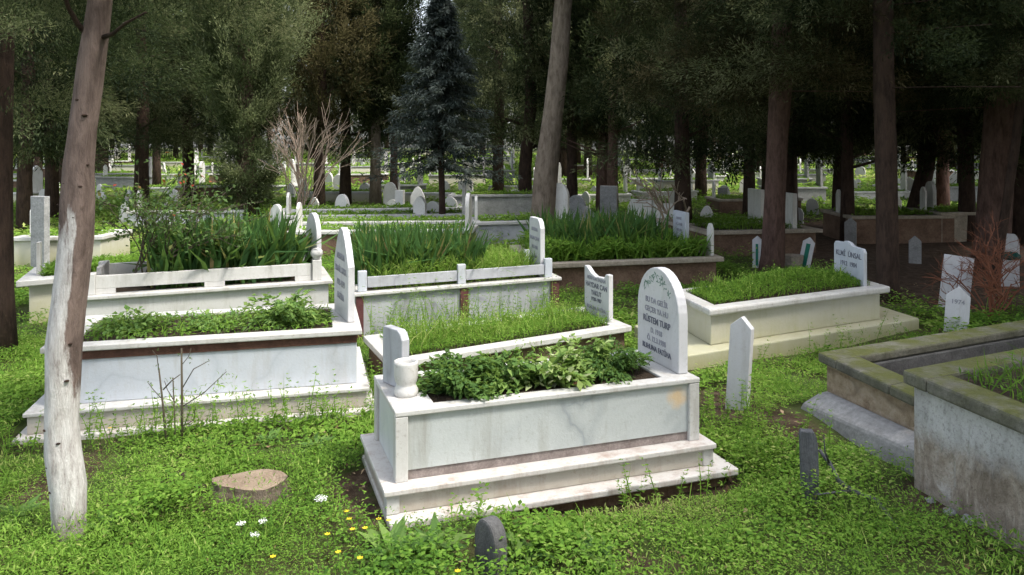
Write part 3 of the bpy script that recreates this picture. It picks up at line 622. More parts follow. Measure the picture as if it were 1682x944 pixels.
for px, py, top, w, kind, m, lb in ((1054, 392, 327, .42, 'flat', 'marble_bg', 'pale square headstone rising from the tall grass, left of two'), (1092, 394, 334, .42, 'flat', 'marble_bg', 'pale square headstone rising from the tall grass, right of two'), (917, 392, 300, .42, 'arch', 'marble_bg', 'tall white headstone just right of the pale leaning trunk'), (963, 392, 338, .40, 'gable', 'greystone', 'grey gabled stone deep in the tall grass'),
        (1000, 380, 305, .36, 'flat', 'greystone', 'tall narrow grey stone beside the gabled stone in the grass'), (947, 382, 320, .4, 'arch', 'greystone', 'round-topped grey stone between the white headstone and the gabled stone'), (765, 330, 297, .5, 'flat', 'marble_bg', 'small square white headstone above the long grey grave'), (690, 380, 322, .28, 'point', 'marble_bg', 'pointed white stone at the end of the long pale-rimmed graves'), (712, 378, 330, .40, 'arch', 'marble_bg', 'broad white stone just left of the spruce stem'),
        (657, 362, 312, .22, 'flat', 'marble_bg', 'thin pale post stone before the two pale middle trunks'), (1187, 345, 308, .26, 'flat', 'greystone', 'slim grey column on a plinth left of the right-hand thick trunk'), (455, 392, 335, .32, 'point', 'marble_bg', 'pointed white stone left of the bare twiggy shrub'), (66, 442, 322, .3, 'flat', 'greystone', 'grey square-topped stone left of the whitewashed trunk')):
    marker('headstone', px, py, top, w, .09, kind, M[m], lb, 'headstone', ua=66)
LG = 'small pale graves scattered among the far trees'
fg = [(x, y) for x, y in ((rng.uniform(-.74, .74), rng.uniform(24, 62)) for _ in range(900))]
placed = []
for q, y in fg:
    x = q*y
    if all((x-a)**2+((y-b)*.8)**2 > 6.5 for a, b in placed) and len(placed) < 120: placed.append((x, y))
kinds = ['arch', 'point', 'flat', 'gable']; protos = []
for k in range(7):
    x, y = placed[k]; i = k
    protos.append(far_grave(x, y, rng.uniform(-4, 22), rng.uniform(1.8, 2.5), .95, rng.uniform(.3, .5), [M['marble_bg'], M['limewash'], M['greystone'], M['brownstone']][i % 4], [M['marble_bg'], M['marble_cap'], M['greystone']][i % 3], 'small pale grave with its headstone among the far trees', LG, (kinds[i % 4], rng.uniform(.65, .95), rng.uniform(.35, .5))))
for i, (x, y) in enumerate(placed[7:]):
    src = protos[i % 7]; o = src.copy(); COL.objects.link(o); o.location = (x, y, float(terr(x, y)))
    o.rotation_euler.z = math.radians(rng.uniform(-12, 12))
    for ch in src.children:
        c = ch.copy(); COL.objects.link(c); c.parent = o
e0, fr, h, o = marker('headstone', 600, 330, 300, .42, .09, 'arch', M['marble_bg'], 'small pale headstone standing alone between the far trunks', 'headstone', ua=66, group='small pale headstones between the far trunks')
e1, fr, h, o = marker('headstone', 1400, 318, 292, .34, .09, 'point', M['marble_bg'], 'small pale headstone standing alone between the far trunks', 'headstone', ua=66, group='small pale headstones between the far trunks')
nh = 0
while nh < 130:
    y = rng.uniform(16.5, 48); x = rng.uniform(-.62, .62)*y
    if any((x-a)**2+(y-b_)**2 < 1.5 for a, b_ in placed): continue
    placed.append((x, y)); src = (e0, e1)[nh % 2]; nh += 1; c = src.copy(); COL.objects.link(c); c.location = (x, y, float(terr(x, y))); s = rng.uniform(.55, 1.1); c.scale = (s, s, s*rng.uniform(.8, 1.3)); c.rotation_euler = (rng.normal(0, .05), rng.normal(0, .05), rng.normal(0, .15))
    for ch in src.children: q = ch.copy(); COL.objects.link(q); q.parent = c
# ================================================================ TREES
def crown(nb, nc, k, z0, z1, R, prof_, L, W, rise, seed, tl=(0, 1), thick=.075, inner=.25, off=(0, 0), hang=0.0):
    """Boughs that carry sprays: nb boughs, nc sprays on each, k slim leaves on a spray."""
    r_ = np.random.default_rng(seed*97+5); lv = Leaves()
    t = np.sort(r_.uniform(0, 1, nb)); ang = np.arange(nb)*2.39996+r_.normal(0, .35, nb)
    R_ = R*prof_(t)*r_.uniform(.62, 1.15, nb); zb = z0+(z1-z0)*t; rs_ = rise*r_.uniform(.6, 1.4, nb); tb = np.clip(r_.normal(.43, .28, nb), 0, 1)
    J = np.repeat(np.arange(nb), nc); n = len(J); s = r_.uniform(inner, 1, n)**.8
    rad = R_[J]*s; zz = zb[J]+rs_[J]*R_[J]*s-hang*R_[J]*s*s
    wd = thick*R*(.35+.9*s*(1.25-s)*2)
    A = ang[J]
    c = np.stack([off[0]+np.cos(A)*rad, off[1]+np.sin(A)*rad, zz], 1)+r_.normal(0, 1, (n, 3))*wd[:, None]*np.array([1, 1, .6])
    d = norm(np.stack([np.cos(A)*.75, np.sin(A)*.75, rs_[J]*.8-hang*1.2*s+.1], 1)+r_.normal(0, .38, (n, 3)))
    tn = np.clip(tb[J]+r_.normal(0, .13, n)+.12*(s-.5), 0, 1)
    C = np.repeat(c, k, 0); D = np.repeat(d, k, 0); m = n*k
    f = r_.uniform(-.9, 1.3, m)[:, None]; pl = .08+L*1.2
    sd = r_.normal(0, 1, (m, 3)); P = C+D*f*pl+sd*pl*.24*(1.3-.6*f); dd = norm(D+sd*.42)
    lv.leaf(P, dd, L*r_.uniform(.6, 1.3, m), W*r_.uniform(.7, 1.3, m), np.clip(np.repeat(tn, k)+.12*f[:, 0]+r_.normal(0, .05, m), 0, 1), .1, .05)
    return lv
cyp = lambda t: np.clip(np.minimum(t/.12+.25, 1), 0, 1)*(1-t)**.55*1.15
con = lambda t: (1-t)**.9+.03
rnd = lambda t: np.sqrt(np.clip(1-(2*t-1)**2*.9, 0, 1))
wide = lambda t: np.clip(t/.1+.55, 0, 1)*(1-t)**.5*1.1
def limbs(mb, base, h, r0, n, z0, R, up=.35, lean=(0, 0)):
    for i in range(n):
        z = z0+(h*.85-z0)*i/max(1, n); a = rng.uniform(0, 6.28); l = R*(1-(z-z0)/(h-z0))**.6*rng.uniform(.5, .9)
        p = Vector(base)+Vector((lean[0]*z, lean[1]*z, z)); q = p+Vector((math.cos(a)*l*.5, math.sin(a)*l*.5, l*up*.4)); e = p+Vector((math.cos(a)*l, math.sin(a)*l, l*up))
        mb.tube([p, q, e], [r0*.28, r0*.18, .006], 6)
CROWNS = {}
CR = [('dark_evergreen', 'cypress', crown(210, 17, 16, 1.9, 11.0, 1.6, cyp, .13, .030, 1.0, 1)), ('dark_evergreen', 'cypress', crown(170, 22, 16, 1.8, 10.5, 2.2, wide, .13, .030, .2, 2, hang=.35)), ('dark_evergreen', 'olive', crown(210, 17, 16, 1.8, 12.0, 1.8, cyp, .13, .030, .7, 3)), ('dark_evergreen', 'cypress', crown(165, 23, 16, 2.1, 12, 2.5, wide, .13, .030, .1, 5, hang=.25))]
TR = []
for i, (nm, mm, lv) in enumerate(CR):
    h = [11, 10, 12, 11.5][i]; r0 = [.15, .17, .16, .19][i]
    tm = MB().tube([(0, 0, -.3), (.02, 0, 1.2), (.03+.05*i, .02, 3), (.05, .05, 6), (.0, .0, h)], [r0*1.25, r0, r0*.9, r0*.7, .03], 10, .25)
    limbs(tm, (0, 0, 0), h, r0, 12, 1.7, 1.6)
    TR.append((nm, lv.mesh('crown', M[mm]), tm))
TRUNKM = []
for nm, cm, tm in TR:
    me = bpy.data.meshes.new('trunk'); me.from_pydata(tm.v, [], tm.f); me.materials.append(M['bark_dark'])
    for p in me.polygons: p.use_smooth = True
    TRUNKM.append(me)
TREES = []
def forest_tree(x, y, i, sc, rz, label, group, name='evergreen_tree', trunkmat=None, tsc=1.0):
    e = empty(name, (x, y, float(terr(x, y))), label, 'tree', group); e.rotation_euler.z = rz; e.scale = (sc,)*3
    a = bpy.data.objects.new('trunk', TRUNKM[i]); b = bpy.data.objects.new('crown', TR[i][1])
    for o in (a, b): COL.objects.link(o); o.parent = e
    if tsc != 1: a.scale = (tsc, tsc, 1)
    if trunkmat: a.material_slots[0].link = 'OBJECT'; a.material_slots[0].material = M[trunkmat]
    TREES.append((x, y)); return e
def ptree(px, py, i, sc, label, group=None, **k):
    x, y = gp(px, py, 0.0); return forest_tree(x, y, i, sc, rng.uniform(0, 6.28), label, group, **k)
def big_tree(name, label, px_pts, Y, radii, bark, crown_lv, crown_mat, nlimb=10, z0=2.0, R=1.6, h=9.0, up=.3, jit=.22):
    p = [at(a, b, Y) for a, b in px_pts]; base = (p[0][0], p[0][1], 0)
    e = empty(name, base, label, 'tree'); mb = MB(); mb.tube(p, radii, 16, jit)
    limbs(mb, p[-1] if False else (p[-1][0], p[-1][1], 0), h, radii[-1], nlimb, z0, R, up)
    tr = mb.build('trunk', M[bark], e, smooth=True)
    if crown_lv:
        V = crown_lv; o = bpy.data.objects.new('crown', V.mesh('crown', M[crown_mat])); COL.objects.link(o); o.parent = e
        o.location = (p[-1][0]-base[0], p[-1][1]-base[1], 0); ORG[o.name] = Vector(base)
    TREES.append(base[:2]); return e, tr
# leaning whitewashed tree, foreground left
YL = 3.62
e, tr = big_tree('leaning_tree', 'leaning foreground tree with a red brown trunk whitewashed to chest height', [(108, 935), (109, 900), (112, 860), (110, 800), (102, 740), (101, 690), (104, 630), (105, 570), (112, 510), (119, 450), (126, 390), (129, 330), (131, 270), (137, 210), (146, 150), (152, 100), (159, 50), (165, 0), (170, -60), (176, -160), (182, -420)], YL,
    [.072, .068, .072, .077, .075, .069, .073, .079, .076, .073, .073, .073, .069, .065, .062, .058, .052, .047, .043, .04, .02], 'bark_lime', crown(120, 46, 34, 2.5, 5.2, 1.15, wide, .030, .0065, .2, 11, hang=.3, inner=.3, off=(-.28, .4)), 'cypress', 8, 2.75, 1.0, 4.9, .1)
br = MB(); br.tube([at(150, 62, YL), at(128, 40, YL-.05), at(112, 12, YL-.1), at(100, -30, YL-.2)], [.018, .013, .010, .007], 7); br.tube([at(166, 62, YL), at(186, 55, YL-.1), at(206, 38, YL-.2), at(240, 20, YL-.3)], [.013, .009, .007, .004], 7)
br.build('branches', M['bark_dark'], e, smooth=True)
knots = MB()
for px, py in ((112, 345), (136, 410), (101, 540), (125, 560), (86, 700), (108, 720), (95, 800), (122, 240), (150, 190), (133, 355), (118, 300), (143, 305), (105, 335), (130, 395), (152, 270), (112, 520), (92, 650), (120, 620), (101, 590), (140, 165), (90, 760), (128, 465)):
    x, y, z = at(px, py, YL); rr = rng.uniform(.4, .8); knots.lathe((x, YL-.062+abs(x-at(np.interp(py, [60, 300, 500, 700, 900], [157, 130, 113, 102, 109]), py, YL)[0])**2*7, z), [(.001, -.010*rr), (.014*rr, -.006*rr), (.019*rr, 0), (.014*rr, .006*rr), (.001, .010*rr)], 8)
knots.build('knots', M['bark_dark'], e)
# dark trunk at the left edge
big_tree('dark_tree', 'dark trunked evergreen cut by the left edge of the view', [(6, 590), (3, 480), (2, 330), (2, 200), (6, 90), (12, -60), (12, -600)], 6.9, [.12, .09, .085, .085, .08, .075, .03], 'bark_dark', crown(130, 50, 32, 2.2, 7.5, 1.5, wide, .05, .0105, .2, 13, hang=.3), 'cypress', 10, 2.2, 1.5, 6.3, -.1)
# pale leaning trunk in the middle
big_tree('pale_leaning_tree', 'tall bare pale trunk leaning right behind the middle graves', [(884, 410), (890, 370), (897, 280), (908, 190), (918, 100), (925, 20), (932, -60), (945, -300)], 15.2, [.27, .235, .21, .19, .18, .17, .16, .06], 'bark_pale', crown(170, 24, 16, 4.9, 11.5, 2.4, rnd, .11, .026, .2, 17, hang=.2), 'cypress', 12, 5, 2, 10.5)
big_tree('thick_tree', 'thick brown trunk left of the limewashed tomb headstone, dark drooping crown', [(1266, 460), (1270, 420), (1273, 330), (1277, 240), (1281, 150), (1285, 20), (1290, -600)], 11.4, [.20, .165, .15, .15, .15, .14, .04], 'bark_red', crown(150, 48, 30, 2.5, 9.5, 2.4, wide, .07, .0145, .2, 19, hang=.3), 'olive', 14, 2.6, 2, 9.0, -.05)
big_tree('thick_tree', 'thick dark brown trunk right behind the limewashed tomb, dark drooping crown', [(1460, 505), (1458, 470), (1456, 350), (1455, 240), (1452, 140), (1450, 20), (1450, -700)], 9.3, [.155, .13, .122, .12, .118, .11, .03], 'bark_dark', crown(150, 50, 32, 2.5, 8.6, 2.2, wide, .062, .013, .2, 23, hang=.3), 'cypress', 14, 2.5, 1.9, 8.2, -.05)
big_tree('thick_tree', 'broad reddish trunk near the right edge beside a slanting thin trunk', [(1626, 440), (1630, 400), (1636, 300), (1642, 200), (1650, 60), (1655, -500)], 11.8, [.28, .235, .225, .215, .2, .05], 'bark_red', crown(150, 45, 30, 2.4, 9.5, 2.4, wide, .072, .015, .2, 29, hang=.3), 'cypress', 14, 2.4, 2, 9.0, -.05)
big_tree('slanting_tree', 'thin grey trunk slanting right, in front of the broad reddish trunk', [(1628, 500), (1640, 420), (1654, 330), (1666, 250), (1676, 170), (1690, 40), (1710, -300)], 9.9, [.065, .055, .052, .05, .048, .04, .02], 'bark_dark', crown(110, 32, 30, 2.7, 6.5, 1.5, wide, .065, .013, .12, 31, hang=.38), 'cypress', 8, 2.6, 1.2, 6.2)
big_tree('slanting_tree', 'dark trunk slanting right between the two thick right-hand trunks and the broad one', [(1494, 385), (1508, 330), (1520, 280), (1530, 200), (1540, 60), (1545, -250)], 16.0, [.2, .17, .16, .16, .14, .04], 'bark_dark', crown(170, 24, 18, 2.2, 9.5, 2.3, wide, .11, .024, .12, 37, hang=.35), 'cypress', 10, 2.3, 2, 9.0)
# the near cypress column and the spruce
e, tr = big_tree('column_cypress', 'tall sunlit column cypress with foliage almost to the ground, behind the roses', [(408, 366), (406, 300), (404, 200), (402, 60), (402, -300)], 18.5, [.27, .22, .2, .17, .04], 'bark_red', crown(560, 24, 18, 1.5, 11, 1.6, cyp, .10, .022, 1.5, 41, thick=.06), 'cypress_sunlit', 14, 1.9, 1.4, 10.4)
crown(70, 14, 18, .3, 1.7, .8, rnd, .10, .022, .5, 43).build('low_foliage', M['cypress_sunlit'], None).location = (0, 0, 0)
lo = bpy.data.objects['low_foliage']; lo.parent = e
e, tr = big_tree('blue_spruce', 'bluish grey spruce with a thin stem and drooping branches behind the irises', [(726, 392), (726, 330), (724, 250), (722, 120), (720, 10), (720, -60)], 16.3, [.09, .065, .06, .05, .035, .01], 'bark_dark', None, None, 0)
lv = Leaves(); sm = MB(); bx, by, _ = at(724, 390, 16.3)
for i in range(170):
    z = 1.35+3.55*(i/170)**.95; R = 1.7*(1-(z-1.2)/3.85)**.9*rng.uniform(.65, 1.05); a = i*2.399+rng.normal(0, .25)
    dirv = np.array([math.cos(a), math.sin(a), 0]); K = 13; s = np.linspace(.08, 1, K)
    pts = np.array([bx, by, z])+np.outer(s*R, dirv)+np.outer(-.30*R*s**1.2+.10*R*s**4, [0, 0, 1])
    if i % 2 == 0: sm.tube([tuple(pts[0]), tuple(pts[6]), tuple(pts[-1])], [.014, .009, .003], 5)
    P = np.repeat(pts, 15, 0)+rng.normal(0, .035, (K*15, 3)); side = np.cross(dirv, [0, 0, 1])
    D = np.tile(dirv, (K*15, 1))*.7+np.outer(rng.choice([-1, 1], K*15)*rng.uniform(.2, .9, K*15), side)+rng.normal(0, .25, (K*15, 3))
    lv.leaf(P, D, .15*rng.uniform(.6, 1.2, K*15), .03, np.clip(rng.normal(.42, .22)+rng.normal(0, .1, K*15), 0, 1), .1, .25)
lv.build('crown', M['spruce'], e); sm.build('branches', M['bark_dark'], e)
# nearer forest trees whose trunks can be told apart
for px, py, i, sc, tm, lb in ((617, 338, 0, 1.0, 'bark_pale', 'pale trunked evergreen, left of a close pair in the middle distance'), (646, 336, 0, .8, 'bark_red', 'red brown trunked evergreen, right of a close pair in the middle distance'), (524, 345, 2, .95, None, 'olive brown evergreen with a dark trunk behind the bare twiggy shrub'), (567, 338, 1, .9, None, 'thin dark evergreen left of the close pair of trunks'),
        (818, 322, 1, 1.1, None, 'dark evergreen behind the long grey grave, left of the pale leaning trunk'), (862, 345, 3, 1.0, None, 'thick black trunk just left of the pale leaning trunk'), (1006, 358, 0, .9, 'bark_red', 'slim brown trunk leaning above the grey gabled stone'), (1122, 405, 1, .85, None, 'dark trunk behind the grey marble headstone of the overgrown grave'), (940, 348, 0, .95, None, 'slim black trunk right of the tall white headstone'), (988, 350, 2, .9, 'bark_red', 'reddish trunk between the slim black trunk and the pale square headstones'),
        (1230, 362, 0, .9, None, 'slim black trunk left of the right-hand thick trunk'), (1298, 368, 1, .9, None, 'slim black trunk just right of the right-hand thick trunk'), (1378, 372, 3, .85, None, 'slim dark trunk left of a pair behind the dark walled grave'), (1392, 395, 0, .8, None, 'dark trunk behind the ogee headstone of the limewashed tomb'), (1590, 395, 1, .85, None, 'dark upright trunk left of the broad reddish trunk'), (1548, 360, 2, .95, 'bark_red', 'brown trunk in the clearing left of the dark upright trunk'),
        (232, 345, 3, .95, None, 'dark evergreen behind the rose bush, left of two'), (310, 335, 1, 1.0, None, 'dark evergreen behind the rose bush, right of two'), (40, 380, 1, .9, None, 'dark spreading evergreen behind the slim white posts'), (1680, 400, 3, .95, None, 'dark evergreen behind the cloth-tied stone at the right edge')):
    ptree(px, py, i, sc, lb, trunkmat=tm)
nF = 0; tries = 0
while nF < 100 and tries < 6000:
    tries += 1; y = rng.uniform(19, 68)**1.0; x = rng.uniform(-.78, .82)*y
    if -.40*y < x < .02*y and 19 < y < 46: continue
    if abs(x/y+.105) < .04: continue
    if .30*y < x < .60*y and 26 < y < 46 and rng.uniform() < .7: continue
    if x < -.05*y and rng.uniform() < .35: continue
    if any((x-a)**2+(y-b)**2 < (5.0 if x > 0 else 6.5) for a, b in TREES): continue
    i = int(rng.integers(0, 4)); nF += 1
    forest_tree(x, y, i, rng.uniform(.85, 1.2), rng.uniform(0, 6.28), 'dark evergreen in the crowded wood beyond the graves', 'evergreens of the wood beyond the graves')
for i, (x, y) in enumerate(((6, -5), (9, .5), (10, 5), (7.5, -9), (12.5, 8.5), (15, 12.5), (3, -9), (12, -5), (14, 3.5), (16.5, 8), (-.5, -10))):  # trees out of view, added to keep sun and sky light off the graves
    forest_tree(x, y, [3, 1, 3, 1][i % 4], rng.uniform(1.1, 1.3), rng.uniform(0, 6.28), 'dark evergreen of the wood on the near side of the graves', 'evergreens of the wood on the near side of the graves')
# far edge of the wood, one mass
lv = Leaves(); n = 60000; x = rng.uniform(-95, 95, n); y = rng.uniform(74, 84, n); hh = (13+7*vnoise(x, y*0, .12, 5)+4*vnoise(x, y*0, .45, 8))*(1-.62*np.exp(-((x+8.4)/2.4)**2))
P = np.stack([x, y, terr(x, y)+.5+hh*rng.uniform(0, 1, n)**.9], 1); d = rng.normal(0, 1, (n, 3))
lv.leaf(P, d, rng.uniform(.7, 1.4, n), rng.uniform(.25, .45, n), np.clip(.5*vnoise(x, P[:, 2], .4, 3)+rng.normal(.2, .15, n), 0, 1))
o = lv.build('far_treeline', M['cypress'], None, loc=(0, 79, 0)); tag(o, 'far edge of the wood closing the view between the trunks', 'treeline', kind='stuff')
# ---- bare shrubs, sapling, dead brush
def branchy(mb, p, d, l, r, depth, rs, spread=.5, droop=0.0, k=(2, 3)):
    p = Vector(p); d = Vector(d).normalized(); q = p+d*l*.5+Vector((rs.uniform(-.06, .06)*l, rs.uniform(-.06, .06)*l, 0)); e = p+d*l
    mb.tube([p, q, e], [r, r*.85, r*.7], 6, cap=False)
    if depth:
        for i in range(rs.randint(*k)):
            nd = d+Vector((rs.gauss(0, spread), rs.gauss(0, spread), rs.gauss(0, spread*.6)-droop)); f = rs.uniform(.45, 1)
            branchy(mb, p+d*l*f, nd, l*rs.uniform(.55, .85), r*.65, depth-1, rs, spread, droop, k)
def shrub(name, px, py, stems, label, cat, m, h, r, depth, spread, Y=None, seed=1, lean=.25, k=(2, 3)):
    x, y = gp(px, py); z = float(terr(x, y)); rs = random.Random(seed); e = empty(name, (x, y, z), label, cat); mb = MB()
    for i in range(stems): branchy(mb, (x+rs.uniform(-.1, .1)*h*.4, y+rs.uniform(-.1, .1)*h*.4, z-.05), (rs.gauss(0, lean), rs.gauss(0, lean), 1), h*rs.uniform(.35, .5), r*rs.uniform(.6, 1), depth, rs, spread, k=k)
    mb.build('stems', m, e, smooth=True); return e
shrub('bare_shrub', 490, 365, 11, 'leafless pale shrub with upright twigs in front of the column cypress wood', 'shrub', M['twig'], 3.2, .024, 3, .3, seed=3, lean=.3)
shrub('bare_shrub', 1100, 420, 2, 'leafless crooked shrub behind the overgrown brown grave', 'shrub', M['twig'], 1.9, .03, 3, .55, seed=6)
shrub('dry_brush', 1630, 520, 14, 'reddish brown dry brush at the right edge behind the mossy grave', 'shrub', M['twig_red'], .95, .012, 4, .55, seed=8, lean=.5)
x, y = gp(285, 735); z = float(terr(x, y)); e = empty('bare_sapling', (x, y, z), 'bare young rose stems in front of the left marble tomb', 'shrub'); mb = MB()
def pp(px, py): return at(px, py, y)
for pts, r in (([(298, 745), (299, 660), (298, 572)], .009), ([(275, 745), (268, 670), (261, 605)], .008), ([(288, 745), (287, 690), (284, 620)], .006), ([(298, 640), (318, 606), (344, 592)], .0035), ([(299, 668), (335, 645), (372, 610)], .0035), ([(266, 655), (252, 640), (243, 628)], .003), ([(268, 640), (282, 625), (296, 615)], .0045), ([(261, 612), (258, 585), (250, 575)], .003), ([(298, 600), (310, 585), (314, 572)], .0025), ([(300, 700), (318, 690), (322, 665)], .003), ([(287, 660), (275, 640), (270, 625)], .003)):
    mb.tube([pp(*q) for q in pts], [r, r*.85, r*.6], 7)
mb.build('stems', M['twig_dark'], e, smooth=True)
lv = Leaves(); P = []
for px, py in ((262, 600), (280, 627), (275, 622), (297, 580), (312, 590), (340, 594), (370, 612), (246, 630), (320, 665), (285, 640), (270, 650), (255, 577)):
    for _ in range(4): P.append(pp(px+rng.uniform(-5, 5), py+rng.uniform(-5, 5)))
P = np.array(P); lv.leaf(P, rng.normal(0, 1, P.shape), .018, .009, rng.uniform(.4, .9, len(P))); lv.build('leaves', M['rose'], e)
# ---- iris clumps, rose bush and bedding plants
def iris(fr, a0, a1, b0, b1, z, n, h, label, seed, w=.03, tint=(.1, .9)):
    c = fr.P((a0+a1)/2, (b0+b1)/2, z); e = empty('iris_clump', c, label, 'iris plant'); lv = Leaves()
    k = max(4, n//14); ca = rng.uniform(a0, a1, k); cb = rng.uniform(b0, b1, k); j = rng.integers(0, k, n)
    a = ca[j]+rng.normal(0, .05, n); b = cb[j]+rng.normal(0, .04, n)
    P = np.stack([fr.o[0]+a*fr.u[0]+b*fr.v[0], fr.o[1]+a*fr.u[1]+b*fr.v[1], np.full(n, z)], 1)
    fan = rng.normal(0, .28, n); d = np.stack([fan, rng.normal(0, .18, n), np.ones(n)], 1)
    lv.blade(P, d, h*rng.uniform(.5, 1.15, n), w*rng.uniform(.6, 1.2, n), np.clip(rng.normal(.2, .3, n), 0, 1), np.where(rng.uniform(0, 1, n) < .06, rng.uniform(.85, 1, n), rng.uniform(*tint, n)))
    lv.build('blades', M['iris'], e); return e
L, W = f4.L, f4.W
iris(f4, .62, L-.35, .2, W-.2, .49, 1500, .66, 'tall dark green irises inside the white railed tomb', 1, .05, (.0, .65))
L, W = f5.L, f5.W
iris(f5, .15, L*.58, .3, W+.45, .44, 2400, .56, 'long bed of dark green irises behind the grey marble tomb rail', 2, .042, (.0, .55))
tag(fill_leaves(f5, .2, L-.25, .15, W-.05, .44, 5000, .22, .06, .012, 3, blades=3500, tint=(.4, 1)).build('grass', M['grass'], None, loc=f5.mid(.44)), 'bright green grass inside the grey marble tomb', 'grass', kind='stuff')
iris(f6, .3, 1.9, .5, 1.6, .33, 1500, .62, 'tall iris leaves in the overgrown brown stone grave', 4, .045, (.1, .75))
tag(fill_leaves(f6, .15, f6.L-.16, .15, f6.W-.15, .33, 9000, .22, .085, .04, 5, blades=2500, tint=(.15, .85)).build('grass', M['grass'], None, loc=f6.mid(.33)), 'thick green growth filling the brown stone grave', 'grass', kind='stuff')
# rose bush
x, y = f4.P(.42, .5, 0)[:2]; e = empty('rose_bush', (x, y, .49), 'rose bush with some red young leaves in the white railed tomb', 'rose bush'); mb = MB(); rs = random.Random(12)
for i in range(7): branchy(mb, (x+rs.uniform(-.15, .25), y+rs.uniform(-.15, .15), .45), (rs.gauss(.12, .3), rs.gauss(0, .25), 1), .58, .010, 3, rs, .5)
mb.build('stems', M['twig_dark'], e); tips = np.array(mb.v)[::3]; lv = Leaves()
P = tips[rng.integers(0, len(tips), 1700)]+rng.normal(0, .06, (1700, 3)); P = P[P[:, 2] > .5]
lv.leaf(P, rng.normal(0, 1, P.shape), .055*rng.uniform(.6, 1.2, len(P)), .034, np.clip(rng.beta(1.5, 2.2, len(P))*.95+.42*(P[:, 2] > 1.4)*rng.uniform(0, 1, len(P)), 0, 1)); lv.build('leaves', M['rose'], e)
def bush(name, fr, a, b, z, r, h, n, L_, W_, label, m='broad', cat='plant', tint=(.1, .8), stems=True):
    c = fr.P(a, b, z); e = empty(name, c, label, cat); lv = Leaves()
    t = rng.uniform(0, 1, n); an = rng.uniform(0, 6.28, n); lum = .7+.45*np.sin(an*3+t*5+a*9)
    rr = r*np.sqrt(rng.uniform(0, 1, n))*lum*np.sqrt(1-(t*.85)**2)
    P = np.stack([c[0]+np.cos(an)*rr, c[1]+np.sin(an)*rr, z+.01+h*t*lum], 1)
    d = np.stack([np.cos(an), np.sin(an), rng.uniform(-.2, .7, n)], 1)+rng.normal(0, .35, (n, 3))
    lv.leaf(P, d, L_*rng.uniform(.5, 1.25, n), W_*rng.uniform(.6, 1.2, n), np.clip(tint[0]+(tint[1]-tint[0])*rng.beta(2, 2, n), 0, 1), .2, .25)
    lv.build('leaves', M[m], e); return e
W = f1.W; L = f1.L
bush('bedding_plant', f1, .40, .27, .512, .23, .15, 2200, .05, .026, 'dark feathery plant at the vase end of the nearest tomb bed', tint=(0, .55))
bush('bedding_plant', f1, .66, .27, .512, .22, .14, 1300, .05, .030, 'mid green leafy plant, second from the vase on the nearest tomb', tint=(.2, .8))
bush('bedding_plant', f1, .92, .24, .512, .22, .12, 800, .058, .04, 'broad-leaved plant with pale mottled leaves in the middle of the nearest tomb bed', tint=(.35, 1.1))
bush('bedding_plant', f1, 1.14, .33, .512, .20, .17, 800, .055, .035, 'pale green plant with yellow and white flower tips on the nearest tomb', tint=(.5, 1))
bush('bedding_plant', f1, 1.31, .29, .512, .23, .14, 2600, .045, .016, 'spiky dark green plant next to the arched headstone', tint=(0, .5))
L, W = f2.L, f2.W
bush('bedding_plant', f2, .45, .42, .53, .30, .11, 800, .05, .028, 'straggly weed patch at the left end of the banded tomb', tint=(.2, .8))
bush('bedding_plant', f2, .98, .42, .53, .26, .07, 450, .045, .026, 'low weed patch in the middle of the banded tomb', tint=(.2, .8))
bush('bedding_plant', f2, 1.48, .42, .53, .30, .19, 1150, .055, .030, 'tallest weed clump, beside the headstone of the banded tomb', tint=(.2, .85))
tag(fill_leaves(f2, .17, L-.21, .13, W-.13, .53, 1700, .05, .03, .014, 14, blades=300, tint=(.15, .8)).build('weeds', M['grass'], None, loc=f2.mid(.53)), 'thin low weeds over the soil of the banded tomb', 'weeds', kind='stuff')
L, W = f3.L, f3.W
lv = fill_leaves(f3, .13, L-.16, .13, W-.12, .235, 9000, .08, .03, .008, 7, blades=900, tint=(.2, .85))
n = 1500; a = rng.uniform(.14, L-.17, n); b = .14+(W-.27)*rng.uniform(0, 1, n)**.7; P = np.stack([f3.o[0]+a*f3.u[0]+b*f3.v[0], f3.o[1]+a*f3.u[1]+b*f3.v[1], np.full(n, .235)], 1)
d = rng.normal(0, .28, (n, 3)); d[:, 2] = 1; hgt = rng.uniform(.06, .30, n)*(.25+1.1*vnoise(a, b, 4, 77)); lv.blade(P, d, hgt, .006, rng.uniform(.1, .7, n), np.clip(rng.normal(.6, .25, n), 0, 1))
for s in (.5, .75, .95):
    d2 = rng.normal(0, 1, (n, 3)); lv.leaf(P+norm(d)*(hgt*s)[:, None], d2, .022, .008, np.clip(rng.normal(.7, .2, n), 0, 1))
tag(lv.build('grass', M['grass'], None, loc=f3.mid(.235)), 'yellowish wild grass filling the low slab grave', 'grass', kind='stuff')
L, W = f7.L, f7.W; mound = lambda a, b: (.45+.25*np.clip(a/L, 0, 1)+.6*vnoise(a, b, 3.2, 41)+.25*vnoise(a, b, 9, 42))*.125*np.clip(np.sin(np.clip((a-.15)/(L-.3), 0, 1)*math.pi), 0, 1)**.7*np.clip(np.sin(np.clip((b-.15)/(W-.3), 0, 1)*math.pi), 0, 1)**.7
MBm = MB(); ga = np.linspace(.152, L-.152, 14); gb = np.linspace(.152, W-.152, 8)
MBm.add([f7.P(a, b, .4365+float(mound(a, b))*.9) for a in ga for b in gb], [(i*8+j, (i+1)*8+j, (i+1)*8+j+1, i*8+j+1) for i in range(13) for j in range(7)])
MBm.build('soil_mound', M['soil'], t7, smooth=True)
